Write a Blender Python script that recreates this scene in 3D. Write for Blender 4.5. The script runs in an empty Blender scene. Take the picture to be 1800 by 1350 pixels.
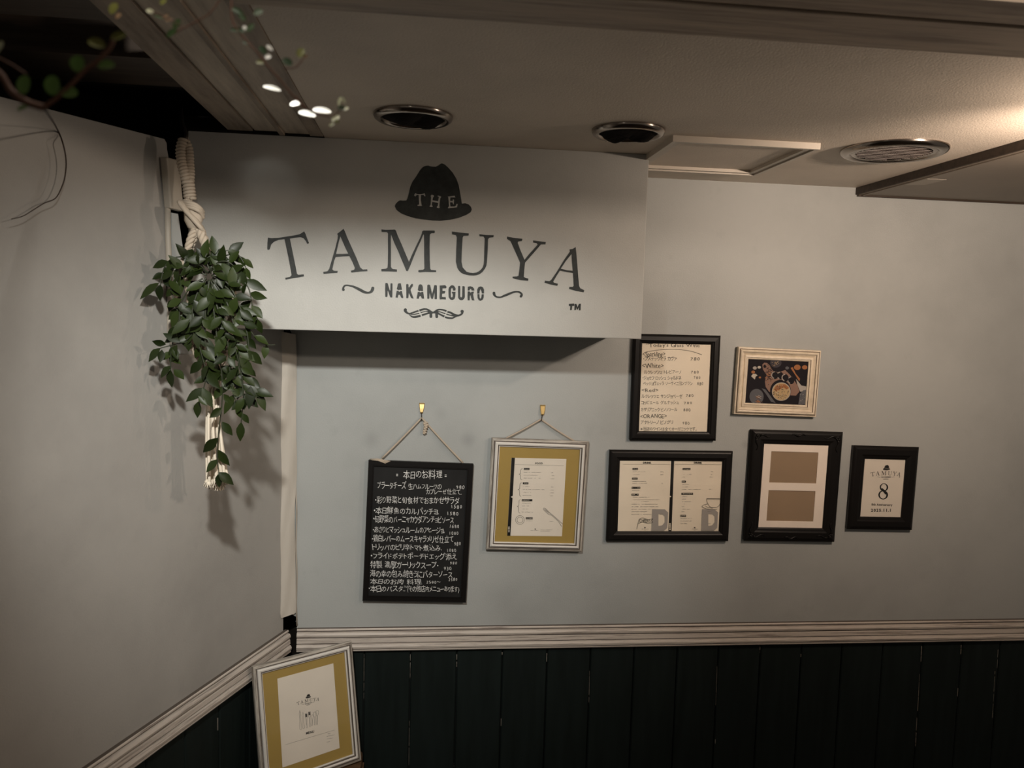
import bpy, bmesh, math, random
from mathutils import Vector, Matrix
from mathutils.geometry import tessellate_polygon
random.seed(7)
S = bpy.context.scene
COL = S.collection
R = math.radians

# ------------------------------------------------------------------ camera
F = 1430.06                                   # focal length in pixels (image 1800 wide)
CAM = Vector((0, 0, 1.72))
AX_R = Vector((0.9937, -0.1079, 0.0292)).normalized()
AX_F = Vector((0.1101, 0.9904, -0.0842)).normalized()
AX_U = AX_R.cross(AX_F).normalized()
AX_R = AX_F.cross(AX_U).normalized()
cd = bpy.data.cameras.new('camera')
cam = bpy.data.objects.new('camera', cd); COL.objects.link(cam)
cd.sensor_fit = 'HORIZONTAL'; cd.sensor_width = 36.0; cd.lens = F / 1800 * 36
cd.clip_start = 0.02
cam.matrix_world = Matrix(((AX_R.x, AX_U.x, -AX_F.x, CAM.x), (AX_R.y, AX_U.y, -AX_F.y, CAM.y),
                           (AX_R.z, AX_U.z, -AX_F.z, CAM.z), (0, 0, 0, 1)))
cd.dof.use_dof = True; cd.dof.focus_distance = 2.3; cd.dof.aperture_fstop = 6.5
S.camera = cam

# ------------------------------------------------------------------ light and exposure
S.view_settings.view_transform = 'Standard'
S.view_settings.look = 'None'
S.view_settings.exposure = 0.0
S.view_settings.gamma = 1.0
S.view_settings.use_curve_mapping = False
wd = bpy.data.worlds.new('world'); S.world = wd; wd.use_nodes = True
bg = wd.node_tree.nodes['Background']
bg.inputs[0].default_value = (1.0, 0.86, 0.72, 1); bg.inputs[1].default_value = 0.115

def spot(name, loc, target, energy, color, size, blend, radius):
    l = bpy.data.lights.new(name, 'SPOT'); l.energy = energy; l.color = color
    l.spot_size = R(size); l.spot_blend = blend; l.shadow_soft_size = radius
    o = bpy.data.objects.new(name, l); COL.objects.link(o); o.location = loc
    o.rotation_euler = (Vector(target) - Vector(loc)).to_track_quat('-Z', 'Y').to_euler()
    return o
def bulb(name, loc, energy, color, radius):
    l = bpy.data.lights.new(name, 'POINT'); l.energy = energy; l.color = color; l.shadow_soft_size = radius
    o = bpy.data.objects.new(name, l); COL.objects.link(o); o.location = loc; return o
def aim(loc, yaw, pitch): return (loc[0] + math.sin(R(yaw)) * math.cos(R(pitch)), loc[1] + math.cos(R(yaw)) * math.cos(R(pitch)), loc[2] + math.sin(R(pitch)))
LA = (-0.189, 0.581, 2.175); LB = (1.432, -0.056, 2.20); LC = (1.27, 1.245, 2.035)
spot('spot_left', LA, aim(LA, -3, -24), 90, (1.0, 0.975, 0.91), 70, 1.0, 0.03)
bulb('spot_left_spill', (-0.189, 0.581, 2.09), 0.9, (1.0, 0.92, 0.80), 0.03)
spot('spot_right', LB, aim(LB, -36, -12), 48, (1.0, 0.83, 0.68), 72, 1.0, 0.04)
spot('wall_lamp_right', LC, aim(LC, 12, -3), 31.0, (1.0, 0.79, 0.63), 140, 1.0, 0.02)
bulb('wall_lamp_right_spill', LC, 7.0, (1.0, 0.80, 0.64), 0.02)

# ------------------------------------------------------------------ measuring helpers
def ray(x, y):
    return AX_R * ((x - 900) / F) + AX_U * (-(y - 675) / F) + AX_F
def on(n, c, x, y):                            # photo pixel -> point on the plane n.p = c
    n = Vector(n); d = ray(x, y)
    return CAM + d * ((c - n.dot(CAM)) / n.dot(d))
DW = 2.35                                      # back wall
def W(x, y, t=0.0): return on((0, 1, 0), DW - t, x, y)
ZC = 2.13                                      # ceiling
def CE(x, y, z=ZC): return on((0, 0, 1), z, x, y)
AL = R(68.36)
DL = Vector((math.cos(AL), math.sin(AL), 0)); NL = Vector((math.sin(AL), -math.cos(AL), 0))
CORNER = Vector((-0.3746, 2.35, 0))
def L(x, y, t=0.0): return on(NL, NL.dot(CORNER) + t, x, y)
def LP(s, z, t=0.0): return CORNER - DL * s + NL * t + Vector((0, 0, z))   # s metres from the corner
YB = 2.024                                     # bulkhead front
def B(x, y, t=0.0): return on((0, 1, 0), YB - t, x, y)

# ------------------------------------------------------------------ materials
def mat(name, base, rough=0.5, metal=0.0, spec=0.5, coat=0.0):
    m = bpy.data.materials.new(name); m.use_nodes = True
    b = m.node_tree.nodes['Principled BSDF']
    b.inputs['Base Color'].default_value = (*base, 1)
    b.inputs['Roughness'].default_value = rough
    b.inputs['Metallic'].default_value = metal
    b.inputs['Specular IOR Level'].default_value = spec
    b.inputs['Coat Weight'].default_value = coat
    return m
def N(m, t, **kw):
    n = m.node_tree.nodes.new(t)
    for k, v in kw.items(): setattr(n, k, v)
    return n
def lk(m, a, b): m.node_tree.links.new(a, b)
def coords(m, scale=(1, 1, 1), kind='Object'):
    tc = N(m, 'ShaderNodeTexCoord'); mp = N(m, 'ShaderNodeMapping')
    mp.inputs['Scale'].default_value = scale
    lk(m, tc.outputs[kind], mp.inputs['Vector']); return mp.outputs[0]
def noise(m, vec, scale, detail=3, rough=0.55):
    n = N(m, 'ShaderNodeTexNoise'); n.inputs['Scale'].default_value = scale
    n.inputs['Detail'].default_value = detail; n.inputs['Roughness'].default_value = rough
    lk(m, vec, n.inputs['Vector']); return n.outputs['Fac']
def ramp(m, fac, stops):
    r = N(m, 'ShaderNodeValToRGB'); e = r.color_ramp.elements
    while len(e) > 1: e.remove(e[-1])
    e[0].position = stops[0][0]; e[0].color = (*stops[0][1], 1)
    for p, c in stops[1:]:
        x = e.new(p); x.color = (*c, 1)
    lk(m, fac, r.inputs[0]); return r.outputs[0]
def setcol(m, sock): lk(m, sock, m.node_tree.nodes['Principled BSDF'].inputs['Base Color'])
def bump(m, fac, strength, dist=0.002):
    b = N(m, 'ShaderNodeBump'); b.inputs['Strength'].default_value = strength
    b.inputs['Distance'].default_value = dist
    lk(m, fac, b.inputs['Height']); lk(m, b.outputs[0], m.node_tree.nodes['Principled BSDF'].inputs['Normal'])
def mixc(m, fac, a, b, mode='MIX'):
    x = N(m, 'ShaderNodeMix'); x.data_type = 'RGBA'; x.blend_type = mode
    for s, v in ((0, fac), (6, a), (7, b)):
        if isinstance(v, (int, float)): x.inputs[s].default_value = v
        elif isinstance(v, tuple): x.inputs[s].default_value = (*v, 1)
        else: lk(m, v, x.inputs[s])
    return x.outputs[2]

def paint(name, c, rough=0.55, bstr=0.25, stains=()):     # rolled wall paint: faint orange peel, smudges
    m = mat(name, c, rough, spec=0.35)
    v = coords(m)
    big = noise(m, v, 2.3, 5, 0.6)
    d = tuple(x * 0.86 for x in c); e = tuple(min(1, x * 1.06) for x in c)
    col = ramp(m, big, [(0.30, d), (0.52, c), (0.75, e)])
    sm = noise(m, v, 9.0, 4, 0.7)
    col = mixc(m, ramp(m, sm, [(0.62, (0, 0, 0)), (0.80, (0.22, 0.22, 0.22))]), col, tuple(x * 0.6 for x in c))
    raw = coords(m)
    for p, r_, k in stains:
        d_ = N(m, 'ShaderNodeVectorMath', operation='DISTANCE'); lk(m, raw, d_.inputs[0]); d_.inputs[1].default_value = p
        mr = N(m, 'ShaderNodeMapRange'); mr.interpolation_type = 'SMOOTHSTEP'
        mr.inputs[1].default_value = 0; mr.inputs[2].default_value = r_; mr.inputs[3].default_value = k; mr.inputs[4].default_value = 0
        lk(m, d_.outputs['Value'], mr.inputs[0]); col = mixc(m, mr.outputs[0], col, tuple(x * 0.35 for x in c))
    setcol(m, col)
    bump(m, noise(m, v, 260, 2), bstr, 0.0015)
    return m
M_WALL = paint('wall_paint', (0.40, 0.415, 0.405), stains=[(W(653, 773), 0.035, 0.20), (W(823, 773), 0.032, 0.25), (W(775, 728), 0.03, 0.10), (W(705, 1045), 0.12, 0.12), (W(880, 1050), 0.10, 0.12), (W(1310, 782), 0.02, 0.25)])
M_LEFT = paint('left_wall_paint', (0.39, 0.375, 0.35))
M_BULK = paint('bulkhead_paint', (0.465, 0.462, 0.435), stains=[(B(668, 552), 0.010, 0.5), (B(655, 552), 0.014, 0.25), (B(683, 564), 0.007, 0.5), (B(776, 406), 0.007, 0.5), (B(640, 557), 0.02, 0.15)])
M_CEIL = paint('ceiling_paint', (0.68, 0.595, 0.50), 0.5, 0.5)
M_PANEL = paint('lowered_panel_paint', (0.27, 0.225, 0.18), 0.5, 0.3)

def weathered(name, c, d, rough=0.55, sc=(3, 40, 40)):
    m = mat(name, c, rough, spec=0.4)
    v = coords(m, sc)
    f = noise(m, v, 1.6, 5, 0.65)
    setcol(m, ramp(m, f, [(0.30, d), (0.55, c), (0.8, tuple(min(1, x * 1.25) for x in c))]))
    bump(m, noise(m, v, 6, 3), 0.25, 0.001)
    return m
M_BEAM_X = weathered('brown_beam_paint', (0.44, 0.355, 0.275), (0.22, 0.165, 0.125))
M_BEAM_Y = weathered('grey_beam_paint', (0.56, 0.485, 0.395), (0.38, 0.32, 0.255), sc=(30, 3, 30))
M_BEAM_D = weathered('dark_beam_paint', (0.34, 0.275, 0.215), (0.18, 0.14, 0.11), sc=(30, 3, 30))
M_VOID = mat('dark_void', (0.012, 0.010, 0.008), 0.9, spec=0.1)
M_DARKWOOD = weathered('dark_rafter', (0.060, 0.042, 0.030), (0.03, 0.02, 0.014))

def distressed(name, c, dark, amt=0.60, sc=(7, 160, 1)):   # painted, rubbed back along its length; UV in metres
    m = mat(name, c, 0.5, spec=0.4)
    n1 = noise(m, coords(m, sc, 'UV'), 1.0, 6, 0.72)
    n2 = noise(m, coords(m, (sc[0] * 3, sc[1] * 1.7, 1), 'UV'), 1.0, 4, 0.7)
    mx = N(m, 'ShaderNodeMath', operation='MULTIPLY_ADD'); lk(m, n2, mx.inputs[0]); mx.inputs[1].default_value = 0.35; lk(m, n1, mx.inputs[2])
    setcol(m, ramp(m, mx.outputs[0], [(amt + 0.10, c), (amt + 0.17, tuple(x * 0.72 + y * 0.28 for x, y in zip(c, dark))), (amt + 0.34, dark)]))
    bump(m, n1, 0.2, 0.0008)
    return m
M_RAIL = distressed('distressed_white_rail', (0.60, 0.54, 0.48), (0.13, 0.10, 0.082), 0.56, (4, 110, 1))
M_FRWHITE = distressed('distressed_white_frame', (0.72, 0.69, 0.64), (0.20, 0.17, 0.14), 0.62)
M_FRWORN = distressed('worn_grey_frame', (0.52, 0.48, 0.42), (0.12, 0.10, 0.08), 0.47)
M_GROOVE = mat('moulding_dirt', (0.10, 0.08, 0.066), 0.8)
M_CREAM = mat('cream_frame', (0.72, 0.62, 0.48), 0.45)
M_CREAMD = mat('cream_frame_groove', (0.22, 0.17, 0.12), 0.6)
setcol(M_CREAM, ramp(M_CREAM, noise(M_CREAM, coords(M_CREAM, (30, 30, 30)), 1.5, 4), [(0.3, (0.62, 0.53, 0.40)), (0.6, (0.74, 0.64, 0.50))]))
M_BLACKFR = mat('black_frame_lacquer', (0.0065, 0.0055, 0.005), 0.42, spec=0.25)
bump(M_BLACKFR, noise(M_BLACKFR, coords(M_BLACKFR, (8, 120, 120)), 1.2, 3), 0.10, 0.0006)
M_BOARD = mat('chalkboard', (0.010, 0.010, 0.010), 0.55, spec=0.3)
setcol(M_BOARD, ramp(M_BOARD, noise(M_BOARD, coords(M_BOARD), 9, 4), [(0.35, (0.008, 0.008, 0.008)), (0.75, (0.017, 0.017, 0.017))]))
M_CHALK = mat('white_marker', (0.74, 0.74, 0.72), 0.7)
M_INK = mat('black_ink', (0.012, 0.011, 0.010), 0.6, spec=0.2)
M_INKGREY = mat('soft_grey_ink', (0.20, 0.18, 0.16), 0.6)
M_PRINTGREY = mat('grey_print', (0.37, 0.34, 0.31), 0.6)
M_SIGNINK = mat('sign_paint', (0.020, 0.024, 0.023), 0.5, spec=0.25)
setcol(M_SIGNINK, ramp(M_SIGNINK, noise(M_SIGNINK, coords(M_SIGNINK), 30, 5, 0.7), [(0.35, (0.018, 0.021, 0.020)), (0.72, (0.042, 0.046, 0.044))]))
def paperm(name, c):
    m = mat(name, c, 0.65, spec=0.25)
    setcol(m, ramp(m, noise(m, coords(m), 14, 4), [(0.3, tuple(x * 0.94 for x in c)), (0.7, c)]))
    return m
M_PAPER = paperm('white_paper', (0.80, 0.735, 0.635))
M_PAPERW = paperm('warm_paper', (0.90, 0.80, 0.645))
M_MAT = paperm('kraft_gold_mount', (0.39, 0.27, 0.075))
M_KRAFT = paperm('brown_backing_card', (0.34, 0.24, 0.15))
M_MATW = paperm('white_mount', (0.92, 0.82, 0.72))
M_ROPE = mat('cotton_rope', (0.46, 0.39, 0.31), 0.9, spec=0.15)
bump(M_ROPE, noise(M_ROPE, coords(M_ROPE), 700, 2), 0.6, 0.001)
M_TASSEL = mat('cotton_tassel', (0.76, 0.68, 0.56), 0.9, spec=0.15)
M_CORD = mat('cotton_cord', (0.50, 0.42, 0.33), 0.85, spec=0.15)
bump(M_CORD, noise(M_CORD, coords(M_CORD), 900, 2), 0.5, 0.001)
M_BRASS = mat('brass', (0.78, 0.55, 0.23), 0.34, metal=0.85)
M_STEEL = mat('dark_pin', (0.06, 0.05, 0.045), 0.4, metal=0.8)
M_CHROME = mat('chrome', (0.30, 0.265, 0.235), 0.18, metal=1.0)
M_ALU = mat('painted_aluminium', (0.60, 0.54, 0.46), 0.4)
M_FILTER = mat('black_filter_cloth', (0.013, 0.011, 0.010), 0.95, spec=0.1)
bump(M_FILTER, noise(M_FILTER, coords(M_FILTER), 160, 4), 0.9, 0.004)
M_SLAT = mat('brown_slat', (0.045, 0.031, 0.024), 0.5)
M_TAPE = mat('cream_tape', (0.54, 0.50, 0.44), 0.6, spec=0.3)
bump(M_TAPE, noise(M_TAPE, coords(M_TAPE, (18, 18, 5)), 1.6, 3), 0.35, 0.006)
M_PLASTIC = mat('off_white_plastic', (0.46, 0.41, 0.34), 0.5)
M_PALETAPE = mat('pale_tape', (0.42, 0.37, 0.31), 0.55)
M_WOOD = weathered('bench_wood', (0.13, 0.075, 0.04), (0.07, 0.04, 0.02))
M_FLOOR = weathered('floor_boards', (0.10, 0.075, 0.055), (0.05, 0.037, 0.027))
M_PLANK = mat('dark_green_plank', (0.0085, 0.0135, 0.0125), 0.55, spec=0.2)
setcol(M_PLANK, ramp(M_PLANK, noise(M_PLANK, coords(M_PLANK, (20, 20, 2)), 2, 4), [(0.3, (0.007, 0.011, 0.010)), (0.7, (0.011, 0.017, 0.016))]))
M_BACKER = mat('groove_backer', (0.004, 0.005, 0.005), 0.8)
_v = coords(M_BACKER, (9, 9, 1))
setcol(M_BACKER, ramp(M_BACKER, noise(M_BACKER, _v, 2.6, 6, 0.75), [(0.575, (0.004, 0.005, 0.005)), (0.60, (0.40, 0.36, 0.31))]))
M_CHIP = mat('pale_bare_chip', (0.22, 0.20, 0.17), 0.8)
M_POT = mat('black_pot', (0.006, 0.006, 0.005), 0.8, spec=0.1)
M_SOIL = mat('dark_soil', (0.02, 0.014, 0.01), 0.95)

def leafmat(name, c1, c2, rough=0.32, spec=0.5):
    m = mat(name, c1, rough, spec=spec)
    oi = N(m, 'ShaderNodeObjectInfo')
    setcol(m, ramp(m, oi.outputs['Random'], [(0.0, c1), (1.0, c2)]))
    return m
M_LEAF = leafmat('ruscus_leaf', (0.008, 0.0135, 0.003), (0.024, 0.037, 0.008), 0.40, 0.22)
M_STEM = mat('green_stem', (0.028, 0.034, 0.018), 0.5)
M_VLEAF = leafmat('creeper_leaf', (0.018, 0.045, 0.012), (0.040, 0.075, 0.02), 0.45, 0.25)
M_VLIT = leafmat('lit_creeper_leaf', (0.16, 0.30, 0.075), (0.22, 0.36, 0.11), 0.25)  # brighter copy of the creeper green, with lamp light put into the colour
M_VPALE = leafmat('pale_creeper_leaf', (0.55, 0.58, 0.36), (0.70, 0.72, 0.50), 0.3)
M_VWHITE = mat('glare_white_leaf', (0.95, 0.94, 0.88), 0.35, spec=0.6)  # leaf colour whitened to stand for the glare of the nearby lamp
M_VYEL = leafmat('yellow_creeper_leaf', (0.16, 0.17, 0.035), (0.20, 0.20, 0.05), 0.4)
M_VBROWN = mat('withered_leaf', (0.28, 0.17, 0.09), 0.6)
M_VSTEM = mat('reddish_stem', (0.13, 0.055, 0.03), 0.6)
M_VTWIG = mat('dry_brown_tendril', (0.035, 0.02, 0.012), 0.7)

def glassmat():
    m = bpy.data.materials.new('picture_glass'); m.use_nodes = True
    nt = m.node_tree; nt.nodes.clear()
    o = nt.nodes.new('ShaderNodeOutputMaterial'); mx = nt.nodes.new('ShaderNodeMixShader')
    t = nt.nodes.new('ShaderNodeBsdfTransparent'); g = nt.nodes.new('ShaderNodeBsdfGlossy')
    g.inputs['Roughness'].default_value = 0.01
    lw = nt.nodes.new('ShaderNodeLayerWeight'); lw.inputs[0].default_value = 0.5
    pw = nt.nodes.new('ShaderNodeMath'); pw.operation = 'POWER'; pw.inputs[1].default_value = 5
    ma = nt.nodes.new('ShaderNodeMath'); ma.operation = 'MULTIPLY_ADD'; ma.inputs[1].default_value = 0.5; ma.inputs[2].default_value = 0.028
    nt.links.new(lw.outputs['Facing'], pw.inputs[0]); nt.links.new(pw.outputs[0], ma.inputs[0])
    nt.links.new(ma.outputs[0], mx.inputs[0]); nt.links.new(t.outputs[0], mx.inputs[1])
    nt.links.new(g.outputs[0], mx.inputs[2]); nt.links.new(mx.outputs[0], o.inputs[0])
    return m
M_GLASS = glassmat()

# ------------------------------------------------------------------ object helpers
def link(name, me, m=None, parent=None):
    o = bpy.data.objects.new(name, me); COL.objects.link(o)
    if m is not None:
        for x in (m if isinstance(m, (list, tuple)) else [m]): me.materials.append(x)
    if parent is not None: o.parent = parent
    return o
def thing(name, label, cat, loc=(0, 0, 0), group=None):
    o = bpy.data.objects.new(name, None); COL.objects.link(o)
    o.empty_display_size = 0.05; o.location = loc; tagp(o, label, cat, group); return o
def tagp(o, label, cat, group=None):
    o['label'] = label; o['category'] = cat
    if group: o['group'] = group
    return o
def struct(o): o['kind'] = 'structure'; return o

class MB:
    """collects geometry; world coordinates unless parented with an inverse"""
    def __init__(s): s.v = []; s.f = []; s.mi = []; s.sm = []
    def face(s, pts, mi=0, smooth=False):
        i = len(s.v); s.v += [tuple(p) for p in pts]; s.f.append(tuple(range(i, i + len(pts)))); s.mi.append(mi); s.sm.append(smooth)
    def idx(s, pts, faces, mi=0, smooth=False):
        i = len(s.v); s.v += [tuple(p) for p in pts]
        for f in faces: s.f.append(tuple(i + k for k in f)); s.mi.append(mi); s.sm.append(smooth)
    def hexa(s, p, mi=0):                       # 8 points: bottom 4, top 4
        s.idx(p, [(3, 2, 1, 0), (4, 5, 6, 7), (0, 1, 5, 4), (1, 2, 6, 5), (2, 3, 7, 6), (3, 0, 4, 7)], mi)
    def box(s, a, b, mi=0):
        (x0, y0, z0), (x1, y1, z1) = a, b
        s.hexa([(x0, y0, z0), (x1, y0, z0), (x1, y1, z0), (x0, y1, z0), (x0, y0, z1), (x1, y0, z1), (x1, y1, z1), (x0, y1, z1)], mi)
    def tube(s, pts, r, n=8, mi=0, cap=True):
        pts = [Vector(p) for p in pts]; k = len(pts)
        rs = r if isinstance(r, (list, tuple)) else [r] * k
        ring = []; up = None
        for i, p in enumerate(pts):
            d = (pts[min(i + 1, k - 1)] - pts[max(i - 1, 0)])
            d = d.normalized() if d.length > 1e-9 else Vector((0, 0, 1))
            if up is None:
                up = Vector((0, 0, 1)) if abs(d.z) < 0.9 else Vector((1, 0, 0))
            a = (up - d * up.dot(d)).normalized(); up = a; b = d.cross(a)
            ring.append([p + (a * math.cos(6.28318 * j / n) + b * math.sin(6.28318 * j / n)) * rs[i] for j in range(n)])
        fs = []
        for i in range(k - 1):
            for j in range(n):
                fs.append((i * n + j, i * n + (j + 1) % n, (i + 1) * n + (j + 1) % n, (i + 1) * n + j))
        if cap: fs += [tuple(reversed(range(n))), tuple((k - 1) * n + j for j in range(n))]
        s.idx([p for r_ in ring for p in r_], fs, mi, True)
    def lathe(s, prof, c=(0, 0, 0), n=40, mi=0, smooth=True):   # prof: (r, z)
        c = Vector(c); pts = []; fs = []
        for r, z in prof:
            for j in range(n):
                a = 6.283185 * j / n; pts.append(c + Vector((r * math.cos(a), r * math.sin(a), z)))
        for i in range(len(prof) - 1):
            for j in range(n):
                fs.append((i * n + j, i * n + (j + 1) % n, (i + 1) * n + (j + 1) % n, (i + 1) * n + j))
        s.idx(pts, fs, mi, smooth)
    def blob(s, c, r, mi=0, n=8, m=5):
        c = Vector(c); r = Vector(r) if not isinstance(r, (int, float)) else Vector((r, r, r))
        pts = []; fs = []
        for i in range(m + 1):
            t = math.pi * i / m
            for j in range(n):
                a = 6.283185 * j / n
                pts.append(c + Vector((r.x * math.sin(t) * math.cos(a), r.y * math.sin(t) * math.sin(a), r.z * math.cos(t))))
        for i in range(m):
            for j in range(n): fs.append((i * n + j, i * n + (j + 1) % n, (i + 1) * n + (j + 1) % n, (i + 1) * n + j))
        s.idx(pts, fs, mi, True)
    def build(s, name, m, parent=None, origin=None):
        me = bpy.data.meshes.new(name)
        inv = None
        vs = s.v
        if origin is not None:
            o = Vector(origin); vs = [tuple(Vector(v) - o) for v in s.v]
        elif parent is not None:
            inv = parent.matrix_basis.inverted(); vs = [tuple(inv @ Vector(v)) for v in s.v]
        me.from_pydata(vs, [], s.f)
        me.polygons.foreach_set('material_index', s.mi)
        me.polygons.foreach_set('use_smooth', s.sm)
        bm = bmesh.new(); bm.from_mesh(me)
        bmesh.ops.remove_doubles(bm, verts=bm.verts, dist=1e-6)
        bmesh.ops.recalc_face_normals(bm, faces=bm.faces)
        bm.to_mesh(me); bm.free()
        ob = link(name, me, m, parent)
        if origin is not None: ob.location = origin
        return ob

def strips(name, quads, mats, parent=None):      # quads: 4 points, (u0, u1), (v0, v1), material index
    me = bpy.data.meshes.new(name); inv = parent.matrix_basis.inverted() if parent is not None else Matrix()
    v = []; f = []
    for q, u, w, mi in quads:
        i = len(v); v += [tuple(inv @ Vector(p)) for p in q]; f.append((i, i + 1, i + 2, i + 3))
    me.from_pydata(v, [], f); uv = me.uv_layers.new(name='UVMap')
    for k, (q, u, w, mi) in enumerate(quads):
        for n, c in enumerate(((u[0], w[0]), (u[1], w[0]), (u[1], w[1]), (u[0], w[1]))): uv.data[4 * k + n].uv = c
        me.polygons[k].material_index = mi
    return link(name, me, mats, parent)

# flat print on a plane: the caller gives a function mapping (x, y) to a 3D point
class Ink:
    def __init__(s, fn): s.fn = fn; s.v = []; s.f = []; s.mi = []; s.marks = []
    def poly(s, pts, holes=(), mi=0):
        loops = [[Vector((x, y, 0)) for x, y in pts]] + [[Vector((x, y, 0)) for x, y in h] for h in holes]
        s.marks.append(len(s.v)); tri = tessellate_polygon(loops); flat = [p for l in loops for p in l]
        i = len(s.v); s.v += [tuple(s.fn(p.x, p.y)) for p in flat]
        for t in tri: s.f.append(tuple(i + k for k in t)); s.mi.append(mi)
    def stroke(s, pts, w=None, mi=0, closed=False):    # pts (x, y[, halfwidth])
        P = [(p[0], p[1], (p[2] if len(p) > 2 else w)) for p in pts]
        s.marks.append(len(s.v))
        if closed: P = P + [P[0], P[1]]
        k = len(P); Lp = []; Rp = []
        for i in range(k):
            a = P[max(i - 1, 0)]; b = P[min(i + 1, k - 1)]
            dx, dy = b[0] - a[0], b[1] - a[1]; l = math.hypot(dx, dy) or 1
            nx, ny = -dy / l, dx / l; x, y, h = P[i]
            Lp.append((x + nx * h, y + ny * h)); Rp.append((x - nx * h, y - ny * h))
        for i in range(k - 1):
            q = [Lp[i], Lp[i + 1], Rp[i + 1], Rp[i]]
            n = len(s.v); s.v += [tuple(s.fn(*p)) for p in q]; s.f.append((n, n + 1, n + 2, n + 3)); s.mi.append(mi)
    def dot(s, x, y, r, ry=None, n=14, mi=0):
        s.poly([(x + r * math.cos(6.2832 * i / n), y + (ry or r) * math.sin(6.2832 * i / n)) for i in range(n)], (), mi)
    def rect(s, x0, y0, x1, y1, mi=0): s.poly([(x0, y0), (x1, y0), (x1, y1), (x0, y1)], (), mi)
    def build(s, name, m, parent, nrm):
        me = bpy.data.meshes.new(name); inv = parent.matrix_basis.inverted()
        lay = [0] * (len(s.v) + 1); ms = set(s.marks); k = 0; up = Vector(nrm).normalized()
        for n in range(len(s.v)):                # each stroke lies a hair above the one it crosses
            if n in ms: k = (k + 1) % 6
            lay[n] = k
        me.from_pydata([tuple(inv @ (Vector(v) + up * (lay[n] * 2.5e-5))) for n, v in enumerate(s.v)], [], s.f)
        me.polygons.foreach_set('material_index', s.mi)
        nl = inv.to_3x3() @ Vector(nrm); me.update()
        bm = bmesh.new(); bm.from_mesh(me)
        fl = [f for f in bm.faces if f.normal.dot(nl) < 0]
        bmesh.ops.reverse_faces(bm, faces=fl); bm.to_mesh(me); bm.free()
        return link(name, me, m, parent)

def smooth_pts(pts, n=6):                      # Catmull-Rom through tuples of any length
    out = []; k = len(pts)
    for i in range(k - 1):
        p0, p1, p2, p3 = pts[max(i - 1, 0)], pts[i], pts[i + 1], pts[min(i + 2, k - 1)]
        for j in range(n):
            t = j / n
            out.append(tuple(0.5 * (2 * b + (c - a) * t + (2 * a - 5 * b + 4 * c - d) * t * t + (3 * b - a - 3 * c + d) * t ** 3)
                             for a, b, c, d in zip(p0, p1, p2, p3)))
    out.append(tuple(pts[-1])); return out

# glyphs of Blender's built-in font, as triangles in the unit em
_fc = bpy.data.curves.new('glyphs', 'FONT'); _fo = bpy.data.objects.new('glyphs', _fc); COL.objects.link(_fo)
_gl = {}
def glyph(ch, off=0.0):
    if (ch, off) not in _gl:
        _fc.body = ch; _fc.offset = off; _fc.size = 1.0; _fc.resolution_u = 2
        bpy.context.view_layer.update()
        e = _fo.evaluated_get(bpy.context.evaluated_depsgraph_get()); me = e.to_mesh()
        vs = [(v.co.x, v.co.y) for v in me.vertices]; fs = [tuple(p.vertices) for p in me.polygons]
        e.to_mesh_clear(); _gl[(ch, off)] = (vs, fs)
    return _gl[(ch, off)]
WIDE = lambda c: ord(c) > 0x2000
def adv(ch, off):
    if ch == ' ': return 0.34
    if ch.isdigit(): return 0.66
    vs, _ = glyph(ch, off)
    if not vs: return 0.4
    x0 = min(v[0] for v in vs); x1 = max(v[0] for v in vs)
    return x1 - x0 + 0.09
def write(ink, text, x0, x1, yt, yb, slope=0.0, jit=0.0, off=0.0, mi=0, rnd=None):
    """text between x0 and x1; tall letters between yt (top) and yb (bottom); y runs downwards"""
    rnd = rnd or random
    A = [adv(c, off) for c in text]; tot = sum(A) - 0.09
    sx = (x1 - x0) / tot; sy = (yb - yt) / (0.86 if any(WIDE(c) for c in text) else 0.73)
    base = 0.10 if any(WIDE(c) for c in text) else 0.0
    cx = 0.0
    for c, a in zip(text, A):
        vs, fs = glyph(c, off)
        if vs and c != ' ':
            gx0 = min(v[0] for v in vs); gx1 = max(v[0] for v in vs); gw = gx1 - gx0
            rot = rnd.uniform(-jit, jit); sc = 1 + rnd.uniform(-jit, jit) * 0.9; dy = rnd.uniform(-jit, jit) * 0.45
            skew = rnd.uniform(-jit, jit)
            i = len(ink.v); mxx = gx0 + gw / 2; gw = a - 0.09 if c.isdigit() else gw
            for vx, vy in vs:
                ux, uy = (vx - mxx) * sc, (vy - 0.36) * sc
                ux, uy = ux * math.cos(rot) - uy * math.sin(rot) + uy * skew, ux * math.sin(rot) + uy * math.cos(rot)
                X = x0 + (cx + gw / 2 + ux) * sx; Y = yb - (uy + 0.36 + base + dy) * sy + (X - x0) * slope
                ink.v.append(tuple(ink.fn(X, Y)))
            for f in fs: ink.f.append(tuple(i + k for k in f)); ink.mi.append(mi)
        cx += a
def fine(ink, x0, x1, y, h, seed, slope=0.0, mi=1):   # a row of print too small to read
    r = random.Random(seed); x = x0
    while x < x1:
        w = r.uniform(0.5, 1.4) * h; hh = h * r.uniform(0.28, 0.55); yy = y + (x - x0) * slope + r.uniform(-.12, .12) * h
        if r.random() < 0.82: ink.rect(x, yy - hh / 2, min(x + w, x1), yy + hh / 2, mi)
        x += w + h * 0.28

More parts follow.
